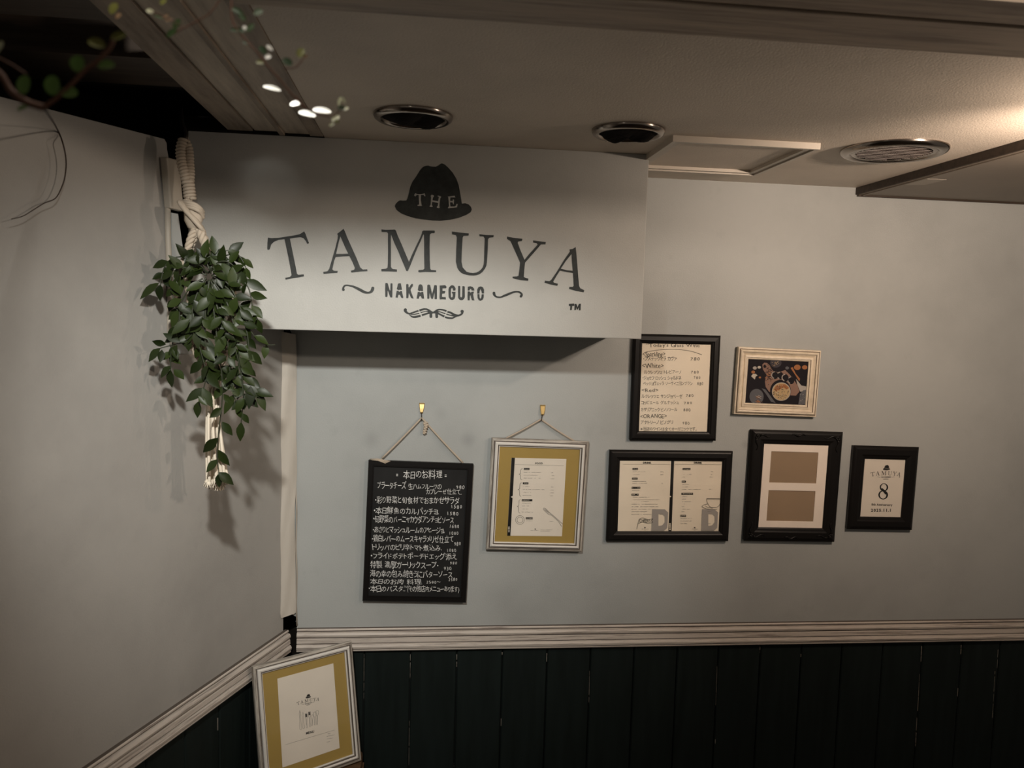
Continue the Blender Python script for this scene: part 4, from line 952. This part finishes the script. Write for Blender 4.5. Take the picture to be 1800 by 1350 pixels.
# cream frame with the food picture
q = [(1299, 610.4), (1446.5, 615.1), (1434.1, 732.2), (1289, 730.4)]
Mx, w, h = pose(q, DD)
fr = Fr('picture_frame', 'cream moulded frame with a dark food photograph, top right of the wall group', 'picture frame', Mx)
P = [fr.loc(*p, 0.006) for p in [(1321, 633.2), (1427, 636.2), (1419.9, 712.6), (1314.4, 711.1)]]
bx = (w - ((P[1][0] - P[0][0]) + (P[2][0] - P[3][0])) / 2) / 2; k = bx / 0.036
CP = [(0.002, DD), (0, 0.010), (0.0015, 0.002), (0.005, 0.001), (0.0055, 0.003), (0.0075, 0.003), (0.008, -0.001), (0.011, -0.003), (0.0145, -0.002), (0.0155, 0.001), (0.023, 0.006), (0.0245, 0.003), (0.030, 0.002), (0.031, 0.005), (0.0335, 0.005), (0.036, 0.007), (0.036, 0.010)]
fr.moulding('moulding', w, h, [(a * k, d) for a, d in CP], [M_CREAM, M_CREAMD], (3, 4, 8, 12))
i = bx - 0.001
fr.sheet('backing', -w / 2 + 0.004, w / 2 - 0.004, -h / 2 + 0.004, h / 2 - 0.004, 0.0105, M_KRAFT, 0.0085)
PM = [mat('print_%d' % k, c, 0.6, spec=0.08) for k, c in enumerate(((0.012, 0.009, 0.012), (0.27, 0.165, 0.125), (0.10, 0.06, 0.045), (0.50, 0.36, 0.19), (0.045, 0.055, 0.05), (0.36, 0.15, 0.06), (0.42, 0.38, 0.34), (0.055, 0.05, 0.058), (0.12, 0.12, 0.13), (0.55, 0.50, 0.42)))]
fr.sheet('photo_print', -w / 2 + i, w / 2 - i, -h / 2 + i, h / 2 - i, 0.0088, PM[0])
C5 = CR((1270, 590), 8.44); dep = [0.0086]
def layer(depth): return inkon(fr, depth, C5)
rr = random.Random(11)
ink = layer(0.0084)
ink.poly([(590, 430), (620, 400), (660, 405), (700, 440), (745, 520), (830, 545), (930, 510), (1010, 590), (1090, 700), (1140, 830), (1090, 890), (900, 880), (760, 860), (690, 830), (640, 760), (630, 680), (650, 580), (600, 500)], (), 1)
ink.poly([(1090, 640), (1170, 740), (1275, 760), (1275, 830), (1190, 830), (1150, 830), (1110, 720)], (), 6); ink.poly([(1150, 860), (1200, 810), (1265, 800), (1258, 1020), (1125, 1020)], (), 8)
ink.dot(790, 405, 85, 70, 24, 7); ink.dot(505, 905, 105, 115, 28, 8); ink.dot(505, 915, 90, 100, 28, 0)
ink.poly([(1010, 480), (1040, 465), (1085, 560), (1150, 640), (1140, 680), (1090, 600)], (), 5)
ink.poly([(580, 780), (640, 800), (700, 880), (790, 1000), (720, 980), (640, 860)], (), 8)
for x, y, r, c in ((480, 480, 30, 6), (545, 470, 25, 9), (455, 540, 28, 5), (555, 620, 18, 5), (1110, 470, 50, 5), (1220, 470, 40, 5), (960, 480, 28, 8)): ink.dot(x, y, r, r * .8, 14, c)
ink.poly([(425, 600), (450, 570), (490, 565), (520, 590), (490, 610), (480, 650), (455, 630)], (), 9)
o1 = ink
ink.build('picture_shape', PM, fr.t, fr.n)['kind'] = 'stuff'
ink = layer(0.0082)
ink.dot(860, 820, 155, 165, 36, 0); ink.dot(628, 455, 22, 25, 16, 0)
for x, y in ((770, 585), (850, 590), (925, 622), (1010, 660)):
    ink.dot(x, y, 52, 58, 20, 2); ink.dot(x + 10, y + 6, 46, 54, 20, 0)
    ink.stroke(smooth_pts([(x - 8, y + 50), (x - 40, y + 15), (x - 32, y - 30), (x + 5, y - 50)], 4), 6, 6)
for k in range(46): x = rr.uniform(640, 760); y = rr.uniform(430, 560); ink.dot(x, y, rr.uniform(4, 9), rr.uniform(3, 7), 6, rr.choice((0, 2, 2)))
for k in range(70):
    a = rr.uniform(0, 6.28); r = rr.uniform(0, 1); ink.dot(690 + 50 * r * math.cos(a), 600 + 130 * r * math.sin(a), rr.uniform(6, 13), rr.uniform(5, 9), 7, rr.choice((0, 2, 5)))
for k in range(16): ink.dot(790 + rr.uniform(-60, 60), 410 + rr.uniform(-40, 40), 6, 5, 6, 3)
for k in range(14): x = 440 + rr.uniform(0, 120); y = 880 + rr.uniform(0, 120); ink.stroke([(x, y), (x + 45, y + 25)], 4, rr.choice((6, 2, 5)))
for k in range(40): x = 1135 + rr.uniform(0, 115); y = 830 + rr.uniform(0, 180); ink.stroke([(x, y), (x + rr.uniform(-20, 30), y + rr.uniform(-14, 14))], 3, rr.choice((7, 8, 6)))
ink.poly([(1040, 740), (1110, 720), (1140, 830), (1090, 890), (1050, 830)], (), 1)
ink.build('picture_shape', PM, fr.t, fr.n)['kind'] = 'stuff'
ink = layer(0.0080)
ink.dot(872, 830, 132, 130, 36, 3)
ink.poly([(760, 800), (790, 745), (850, 720), (930, 722), (985, 770), (960, 800), (900, 770), (850, 800), (800, 830)], (), 5)
for k in range(150):
    a = rr.uniform(0, 6.28); q_ = 118 * math.sqrt(rr.random()); ink.dot(872 + q_ * math.cos(a), 838 + q_ * .95 * math.sin(a), rr.uniform(4, 10), rr.uniform(3, 7), 6, rr.choice((4, 4, 0, 9, 8, 3, 1)))
ink.stroke([(872 + 134 * math.cos(t / 36 * 6.2832), 830 + 132 * math.sin(t / 36 * 6.2832)) for t in range(37)], 5, 6)
ink.build('picture_shape', PM, fr.t, fr.n)['kind'] = 'stuff'
fr.sheet('glass', -w / 2 + i, w / 2 - i, -h / 2 + i, h / 2 - i, 0.0062, M_GLASS, 0.0012)

# --- brass hooks
def hook(top, pin, label, bend):
    t = thing('wall_hook', label, 'hook', W(*pin, 0), 'brass wall hooks')
    a = W(top[0], top[1], 0); s = 0.00164
    mb = MB(); w0, w1, hh = 0.0078, 0.0042, 0.030
    prof = [(0.0, 0.002, w0), (0.004, 0.0045, w0), (0.016, 0.006 + bend, w0 * .8), (0.026, 0.007 + bend, w1), (0.030, 0.005 + bend, w1 * .9)]
    pts = []
    for dz, d, ww in prof:
        for sx, dd in ((-1, 0), (-0.82, -.0012), (0.82, -.0012), (1, 0)): pts.append((a.x + sx * ww + dz * -0.03, DW - d + (0 if dd else 0.0012) , a.z - dz))
    fs = []
    for i in range(len(prof) - 1):
        for j in range(3): fs.append((i * 4 + j, i * 4 + j + 1, (i + 1) * 4 + j + 1, (i + 1) * 4 + j))
    k = len(prof) * 4
    pts += [(x, DW - 0.0003, z) for x, y, z in pts[:k]]
    for i in range(len(prof) - 1):
        fs += [(i * 4, (i + 1) * 4, k + (i + 1) * 4, k + i * 4), (i * 4 + 3, k + i * 4 + 3, k + (i + 1) * 4 + 3, (i + 1) * 4 + 3)]
    fs += [(0, 1, 2, 3, k + 3, k + 2, k + 1, k)]
    mb.idx(pts, fs); mb.build('plate', M_BRASS, t)
    p = W(*pin, 0.0); c = Vector((a.x - 0.001, DW - 0.006, a.z - 0.029))
    mb = MB(); mb.tube([c, Vector((p.x, DW - 0.007, p.z - 0.003)), Vector((p.x, DW - 0.012, p.z - 0.006)), Vector((p.x, DW - 0.016, p.z - 0.001))], 0.0013, 6); mb.build('hook_pin', M_STEEL, t)
hook((741.8, 708), (741, 734), 'brass wall hook holding the cord of the chalkboard', 0.0)
hook((954, 711.5), (951, 735), 'brass wall hook holding the cord of the white FOOD menu frame', 0.003)

# ------------------------------------------------------------------ bench below the leaning frame (only its edge shows)
bench = thing('bench', 'brown wooden bench in the corner under the leaning white frame', 'bench', (-0.20, 2.11, 0))
bz = 0.4525
mb = MB(); cx, cy = -0.225, 2.10
pts = []
x0, x1, y0, y1, r = -0.47, -0.148, 1.985, 2.30, 0.03
for (ax, ay, a0) in ((x1 - r, y1 - r, 0), (x0 + r + .13, y1 - r, 90), (x0 + r, y0 + r + 0.03, 180), (x1 - r, y0 + r, 270)):
    for k in range(6): a = R(a0 + 90 * k / 5); pts.append((ax + r * math.cos(a), ay + r * math.sin(a)))
n = len(pts)
mb.idx([(x, y, bz - 0.035) for x, y in pts] + [(x, y, bz - 0.004) for x, y in pts] + [(cx + (x - cx) * .985, cy + (y - cy) * .985, bz) for x, y in pts],
       [(i, (i + 1) % n, n + (i + 1) % n, n + i) for i in range(n)] + [(n + i, n + (i + 1) % n, 2 * n + (i + 1) % n, 2 * n + i) for i in range(n)] + [tuple(reversed(range(n))), tuple(range(2 * n, 3 * n))])
mb.build('seat', M_WOOD, bench)
for x, y in ((-0.16, 2.03), (-0.16, 2.26), (-0.30, 2.26), (-0.41, 2.03)):
    mb = MB(); mb.box((x - 0.016, y - 0.016, 0), (x + 0.016, y + 0.016, bz - 0.03)); mb.build('leg', M_WOOD, bench)

# ------------------------------------------------------------------ macrame hanger with trailing plant
YH = 1.80
def H(x, y, d=0.0): return on((0, 1, 0), YH - d, x, y)
hang = thing('macrame_hanger', 'cream cotton rope plant hanger with wrapped loop, knot and long tassels', 'plant hanger', H(380, 858))
def wrapped(pts, r, pitch, rad, name):
    pts = smooth_pts([tuple(p) for p in pts], 10); pts = [Vector(p) for p in pts]
    L_ = [0]
    for a, b in zip(pts[:-1], pts[1:]): L_.append(L_[-1] + (b - a).length)
    tot = L_[-1]; turns = tot / pitch; n = int(turns * 9); out = []
    for i in range(n + 1):
        s_ = tot * i / n; k = max(j for j in range(len(L_)) if L_[j] <= s_ + 1e-9); k = min(k, len(pts) - 2)
        u = (s_ - L_[k]) / max(1e-9, L_[k + 1] - L_[k]); p = pts[k].lerp(pts[k + 1], u); d = (pts[k + 1] - pts[k]).normalized()
        a = d.cross(Vector((0, 1, 0))).normalized(); b = d.cross(a); ph = 6.2832 * turns * i / n
        out.append(p + (a * math.cos(ph) + b * math.sin(ph)) * r)
    mb = MB(); mb.tube(out, rad, 6); mb.tube(pts, r, 8); mb.build(name, M_ROPE, hang)
wrapped([H(322, 246, -.005), H(317.5, 262, 0), H(319, 285, .004), H(324, 305, .006), H(328, 323, .004)], 0.0072, 0.0068, 0.0036, 'loop_cord')
wrapped([H(324, 246, -.016), H(331, 262, -.014), H(333, 285, -.010), H(334, 305, -.006), H(333, 323, -.002)], 0.0070, 0.0068, 0.0036, 'loop_cord')
wrapped([H(331, 320, .002), H(332.5, 335, .003), H(334, 350, .003)], 0.0100, 0.0068, 0.0036, 'wrap')
mb = MB(); mb.tube([H(327, 250, -.005), H(327, 236, -.012), H(320, 215, -.03), H(318, 190, -.04)], 0.004, 7); mb.build('hook', M_STEEL, hang)
def twist(name, path, r, n=3, tw=0.035, rad=None):
    path = [Vector(p) for p in smooth_pts([tuple(p) for p in path], 10)]; s_ = 0
    mb = MB()
    for k in range(n):
        out = []; s_ = 0
        for i, p in enumerate(path):
            if i: s_ += (p - path[i - 1]).length
            d = (path[min(i + 1, len(path) - 1)] - path[max(i - 1, 0)]).normalized(); a = d.cross(Vector((0, 1, 0))).normalized(); b = d.cross(a)
            ph = 6.2832 * (s_ / tw + k / n); out.append(p + (a * math.cos(ph) + b * math.sin(ph)) * r)
        mb.tube(out, rad or r * 0.95, 7)
    return mb.build(name, M_ROPE, hang)
# the big knot: rope bundle folded over itself
mb = MB()
def loopk(pts, r):
    pts = smooth_pts([tuple(p) for p in pts], 7); mb.tube(pts, r, 8)
mb.blob(H(340, 380, .008), (0.020, 0.014, 0.030))
for k in range(6):                              # strands folded diagonally over the core
    e = (k - 2.5) * 3.4
    loopk([H(327 + e * .9, 352 - e * .3 + abs(e) * .3, .006), H(322 + e * .8, 362 + e * .7, .018 + .001 * (k % 2)), H(332 + e * .7, 377 + e * .75, .0235 + .002 * (k % 2)), H(347 + e * .45, 392 + e * .7, .022), H(356 + e * .2, 403 + e * .4, .010)], 0.0048)
for k in range(3):
    e = (k - 1) * 5.0
    loopk([H(357, 378 + e, .002), H(352, 370 + e * .8, .016), H(344 + e * .4, 364 + e, .0235), H(332 + e * .3, 360 + e * .8, .022), H(323, 358 + e * .6, .012)], 0.0042)
mb.build('knot', M_ROPE, hang)
twist('strand', [H(344, 402, .008), H(336, 418, .012), H(330, 440, .014), H(318, 480, .02), H(312, 530, .02), H(335, 600, .01), H(366, 655, .004)], 0.0044)
twist('strand', [H(347, 402, .008), H(340, 420, .004), H(334, 440, 0), H(330, 490, -.01), H(340, 560, -.02), H(370, 655, .0)], 0.0044)
twist('strand', [H(350, 402, .010), H(357, 420, .014), H(366, 442, .018), H(388, 482, .024), H(410, 525, .026), H(400, 590, .018), H(380, 655, .008)], 0.0050)
twist('strand', [H(352, 402, .004), H(362, 425, 0), H(376, 450, -.004), H(398, 490, -.01), H(414, 540, -.012), H(402, 600, -.01), H(384, 655, .0)], 0.0044)
mb = MB(); wp = [H(373, 648, .004), H(374, 664, .004), H(375, 680, .004)]
mb.tube(wp, 0.013, 10); mb.build('gathering_wrap', M_TASSEL, hang)
rt = random.Random(21)
for k, (bx_, by_) in enumerate(((364, 850), (368, 853), (373, 856), (378, 853), (380, 848), (387, 857), (390, 853), (394, 848), (399, 845), (384, 858))):
    mb = MB(); tx = 365 + k * 2.0; d = .010 * math.sin(k * 2.1)
    path = smooth_pts([tuple(H(tx + 3, 668, .004)), tuple(H(tx, 705, .006 + d)), tuple(H(tx + (bx_ - tx) * .5 + rt.uniform(-2, 2), 770, .006 + d)), tuple(H(bx_, by_ - 8, .006 + d)), tuple(H(bx_ + rt.uniform(-1, 1), by_ - 3, .006 + d))], 6)
    mb.tube(path, 0.0033, 6)
    c = Vector(path[-1]); mb.blob(c, (0.0062, 0.006, 0.005))
    for j in range(7):
        a = 6.28 * j / 7; mb.tube([c, c + Vector((0.0055 * math.cos(a), 0.0055 * math.sin(a), -0.003)), c + Vector((0.0075 * math.cos(a), 0.0075 * math.sin(a), -0.0075 - rt.uniform(0, .002)))], 0.0013, 4)
    mb.build('tassel_cord', M_TASSEL, hang)

# plant
plant = thing('trailing_plant', 'dark green trailing leafy plant hanging from the rope hanger by the corner', 'plant', H(372, 560, .004))
pc = H(366, 520, .002)
mb = MB(); mb.lathe([(0.0, -0.052), (0.028, -0.052), (0.036, 0.030), (0.034, 0.030), (0.0, 0.024)], pc, 24); mb.build('pot', M_POT, plant)
def leafmesh(name, Ls, wd, fold, curl):
    rows = [(0.0, 0.05), (0.12, 0.45), (0.32, 0.95), (0.50, 1.0), (0.70, 0.74), (0.88, 0.32), (1.0, 0.02)]
    v = []; f = []
    for i, (t, w_) in enumerate(rows):
        z = -curl * t * t * Ls
        for j, s_ in enumerate((-1, 0, 1)): v.append((s_ * w_ * wd / 2, t * Ls, z + (fold * abs(s_) * w_ * wd / 2)))
    for i in range(len(rows) - 1):
        for j in range(2): a = i * 3 + j; f.append((a, a + 1, a + 4, a + 3))
    me = bpy.data.meshes.new(name); me.from_pydata(v, [], f)
    for p in me.polygons: p.use_smooth = True
    return me
LM = []
for k, (l_, w_, fo, cu) in enumerate(((0.043, 0.021, 0.25, 0.15), (0.038, 0.019, 0.3, 0.3), (0.048, 0.020, 0.2, 0.1), (0.034, 0.0185, 0.35, -0.1), (0.029, 0.0150, 0.25, 0.2))):
    me = leafmesh('leaf', l_, w_, fo, cu); me.materials.append(M_LEAF); LM.append(me)
inv_p = plant.matrix_basis.inverted()
rl = random.Random(42)
def setleaf(parent, inv, me, base, direction, facing, scale=1.0):
    y = direction.normalized(); z = (facing - y * facing.dot(y)).normalized(); x = y.cross(z)
    m = Matrix((x, y, z)).transposed().to_4x4(); m.translation = base
    o = bpy.data.objects.new('leaf', me); COL.objects.link(o); o.parent = parent
    o.matrix_basis = inv @ m @ Matrix.Scale(scale, 4); return o
vines = [
 [(360, 480, .02), (338, 458, .03), (312, 452, .035), (290, 468, .035), (282, 500, .035)],
 [(362, 478, .0), (345, 450, .01), (338, 438, .02)],
 [(370, 478, .02), (392, 452, .03), (418, 448, .03), (432, 470, .03)],
 [(375, 482, .03), (410, 478, .04), (436, 505, .04), (444, 540, .035), (452, 560, .03)],
 [(356, 490, .05), (335, 505, .06), (318, 535, .055), (314, 570, .05), (302, 610, .045), (300, 650, .04)],
 [(362, 490, .055), (352, 530, .06), (345, 575, .06), (325, 600, .055), (308, 605, .05), (282, 612, .05)],
 [(366, 492, .055), (375, 540, .065), (382, 600, .06), (390, 660, .05), (390, 710, .042), (384, 760, .038), (382, 800, .036), (385, 832, .034)],
 [(372, 490, .05), (398, 530, .055), (414, 585, .055), (422, 640, .045), (428, 690, .04), (424, 742, .035)],
 [(374, 488, .04), (412, 520, .05), (432, 575, .045), (438, 625, .04), (434, 665, .035), (452, 690, .035)],
 [(368, 492, .06), (362, 540, .065), (360, 590, .06), (366, 640, .055), (356, 690, .05), (350, 705, .045)],
 [(370, 492, .06), (392, 545, .07), (400, 600, .065), (404, 650, .055), (410, 690, .05), (418, 715, .045)],
 [(372, 484, .05), (402, 500, .06), (424, 545, .055), (446, 590, .045), (466, 605, .03), (484, 606, .02)],
 [(362, 488, .06), (345, 520, .065), (338, 555, .065), (348, 600, .06), (362, 650, .055)],
 [(366, 480, .03), (352, 462, .045), (375, 448, .045), (400, 440, .04)],
 [(372, 500, .065), (388, 560, .07), (412, 610, .06), (424, 660, .05), (428, 700, .045)],
 [(364, 484, .045), (320, 470, .05), (300, 490, .05), (306, 530, .05), (318, 560, .045)],
 [(366, 480, .03), (382, 462, .05), (400, 460, .056), (418, 474, .05)],
 [(364, 480, .04), (350, 466, .056), (330, 470, .056), (316, 484, .05)],
 [(368, 474, .05), (361, 452, .052), (370, 441, .046)], [(370, 480, .05), (374, 470, .06), (384, 482, .06)],
]
mb = MB(); count = 0
for vi, v in enumerate(vines):
    path = [H(*p) for p in smooth_pts(v, 7)]
    mb.tube(path, [0.0019 - 0.0009 * i / len(path) for i in range(len(path))], 5)
    acc = 0; nxt = 0.008; side = rl.choice((-1, 1))
    for i in range(1, len(path)):
        d = path[i] - path[i - 1]; acc += d.length
        while acc > nxt and count < 296:
            zz = path[i].z; nxt += rl.uniform(0.0112, 0.0178) if vi != 11 else 0.03
            if zz < H(380, 690).z: nxt += 0.014
            side = -side; t = d.normalized()
            perp = Vector((0, -1, 0)).cross(t) * side
            dirn = (t * rl.uniform(0.25, 0.9) + perp * rl.uniform(0.5, 1.1) + Vector((0, -1, 0)) * rl.uniform(-0.25, 0.5) + Vector((0, 0, -0.30)))
            face = Vector((rl.uniform(-.7, .7), -1, rl.uniform(-0.1, 0.9)))
            b = path[i] + Vector((rl.uniform(-.004, .004), rl.uniform(-.012, .012), rl.uniform(-.004, .004)))
            setleaf(plant, inv_p, rl.choice(LM), b, dirn, face, rl.uniform(0.78, 1.08)); count += 1
    if vi != 11: setleaf(plant, inv_p, rl.choice(LM), path[-1], (path[-1] - path[-2]) + Vector((0, 0, -.002)), Vector((rl.uniform(-.4, .4), -1, .4)), 0.9)
mb.build('stems', M_STEM, plant)

# ------------------------------------------------------------------ creeper sprigs hanging close to the camera
def V(x, y, depth): return CAM + ray(x, y) * depth
def roundleaf(name, Ls, wd):
    v = [(0, 0, 0)]; n = 12
    for i in range(n):
        a = -1.5708 + 6.28318 * i / n; v.append((wd / 2 * math.cos(a), Ls / 2 + Ls / 2 * math.sin(a), 0.10 * Ls * math.cos(a) ** 2))
    v.append((0, Ls * .5, 0)); f = [(n + 1, 1 + i, 1 + (i + 1) % n) for i in range(n)]
    me = bpy.data.meshes.new(name); me.from_pydata(v[1:], [], [tuple(k - 1 for k in q) for q in f])
    for p in me.polygons: p.use_smooth = True
    return me
RLM = {}
def vleaf(parent, x, y, lpx, wpx, ang, depth, m, tilt=0.0):
    """leaf with its middle at photo pixel (x, y); ang = direction of its tip, degrees counter-clockwise from right"""
    key = m.name
    if key not in RLM: me = roundleaf('leaf', 1.0, 1.0); me.materials.append(m); RLM[key] = me
    d = (AX_R * math.cos(R(ang)) + AX_U * math.sin(R(ang))).normalized(); f = (-AX_F + Vector((0, 0, 1)) * 0.25 + AX_R * tilt).normalized()
    s_ = depth / F; base = V(x, y, depth) - d * (lpx * s_ / 2)
    yv = d; zv = (f - d * f.dot(d)).normalized(); xv = yv.cross(zv)
    mm = Matrix((xv, yv, zv)).transposed().to_4x4(); mm.translation = base
    o = bpy.data.objects.new('leaf', RLM[key]); COL.objects.link(o); o.parent = parent
    o.matrix_basis = parent.matrix_basis.inverted() @ mm @ Matrix.Diagonal((wpx * s_, lpx * s_, lpx * s_, 1)); return o
def sprig(name, label, stems, leaves, depth, sm, origin, group='creeper sprigs hanging near the lens'):
    t = thing(name, label, 'vine', V(*origin, depth), group)
    for st, r in stems:
        mb = MB(); p = smooth_pts([(a, b, (c if len(q) > 2 else depth)) for q in st for a, b, c in [q if len(q) > 2 else (q[0], q[1], depth)]], 8)
        mb.tube([V(*k) for k in p], r, 6); mb.build('stem', sm, t)
    for lf in leaves: vleaf(t, *lf[:5], depth + (lf[6] if len(lf) > 6 else 0), lf[5])
    return t
sprig('creeper_sprig', 'reddish creeper stem with round green leaves, upper left, in front of the dark recess',
      [([(-14, 118), (4, 134), (20, 160), (48, 180), (76, 189)], 0.0022), ([(76, 189), (100, 172), (126, 148), (150, 122), (168, 110), (192, 86), (200, 70)], 0.0013), ([(-10, 98), (18, 112), (46, 130)], 0.0005)],
      [(43, 149, 34, 25, 80, M_VLIT), (93, 150, 36, 28, 95, M_VLIT), (122, 163, 31, 21, -10, M_VLIT), (137, 112, 30, 26, 100, M_VLIT), (187, 115, 30, 18, 5, M_VLIT), (170, 76, 32, 18, 160, M_VYEL), (-1, 83, 24, 14, 60, M_VPALE), (40, 190, 22, 9, 20, M_VLIT), (208, 64, 30, 16, 20, M_VYEL), (4, 134, 16, 12, 110, M_VYEL)],
      0.50, M_VSTEM, (0, 120))
# dry tendril that ends close to the left wall
wd_ = lambda x, y: (L(x, y, 0.03) - CAM).dot(AX_F)
td = [(78, 189, 0.50), (88, 205, 0.95), (100, 226, wd_(100, 226)), (110, 250, wd_(110, 250)), (116, 280, wd_(116, 280)), (115, 305, wd_(115, 305)), (110, 325, wd_(110, 325)), (98, 348, wd_(98, 348)), (78, 357, wd_(78, 357)), (60, 368, wd_(60, 368)), (40, 380, wd_(40, 380)), (20, 385, wd_(20, 385))]
t = thing('dry_tendril', 'thin dry brown tendril dangling in front of the left wall', 'vine', V(*td[0]))
mb = MB(); mb.tube([V(*p) for p in smooth_pts(td, 6)], [0.0016 - 0.0009 * i / 67 for i in range(67)], 6); mb.build('stem', M_VTWIG, t)
sprig('creeper_sprig', 'thin creeper sprig with dark leaves and blades painted white for lamp glare, in front of the grey beams',
      [([(409, -25), (407, 10), (410, 40), (428, 66), (452, 92), (472, 118), (492, 140), (512, 165), (536, 190)], 0.0007), ([(438, 75), (446, 86)], 0.0006), ([(500, 120), (520, 118), (535, 100)], 0.0006), ([(560, 200), (585, 205), (600, 190)], 0.0006), ([(520, 170), (545, 195), (575, 204)], 0.0006)],
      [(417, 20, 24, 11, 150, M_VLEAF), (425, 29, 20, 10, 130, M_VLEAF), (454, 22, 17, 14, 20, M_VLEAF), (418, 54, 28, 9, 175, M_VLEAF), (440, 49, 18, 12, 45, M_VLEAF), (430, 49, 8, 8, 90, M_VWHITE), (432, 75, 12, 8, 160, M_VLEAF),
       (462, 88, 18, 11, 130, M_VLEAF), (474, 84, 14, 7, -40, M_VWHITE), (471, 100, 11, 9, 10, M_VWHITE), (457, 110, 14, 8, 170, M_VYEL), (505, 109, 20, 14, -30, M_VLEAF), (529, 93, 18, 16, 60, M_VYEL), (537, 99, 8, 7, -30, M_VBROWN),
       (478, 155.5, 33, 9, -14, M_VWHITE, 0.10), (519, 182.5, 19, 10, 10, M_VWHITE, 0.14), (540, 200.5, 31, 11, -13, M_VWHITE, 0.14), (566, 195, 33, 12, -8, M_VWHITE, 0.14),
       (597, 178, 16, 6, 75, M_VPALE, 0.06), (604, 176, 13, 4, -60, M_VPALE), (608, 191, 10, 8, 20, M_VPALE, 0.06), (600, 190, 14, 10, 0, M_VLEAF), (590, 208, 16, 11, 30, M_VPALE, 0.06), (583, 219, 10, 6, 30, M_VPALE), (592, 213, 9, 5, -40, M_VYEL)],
      0.62, M_VSTEM, (408, 0))
sprig('creeper_sprig', 'small creeper twig with a pale bent leaf, top of the frame over the leftmost beam',
      [([(395, -15), (372, 20), (345, 38), (318, 52), (305, 60)], 0.0006), ([(322, 50), (300, 35), (275, 24), (262, 20)], 0.0005)],
      [(311, 42, 20, 12, 60, M_VLEAF), (302, 58, 22, 12, 40, M_VLEAF), (280, 29, 18, 8, -20, M_VLEAF), (264, 20, 14, 8, 160, M_VPALE), (290, 30, 14, 6, 30, M_VBROWN), (297, 35, 12, 6, 20, M_VBROWN), (200, 15, 22, 16, 60, M_VYEL), (208, 28, 12, 9, 40, M_VBROWN), (287, 3, 14, 10, 40, M_VYEL)],
      0.60, M_VSTEM, (392, 0))

bpy.data.objects.remove(_fo)
for m in bpy.data.meshes:
    m.validate()
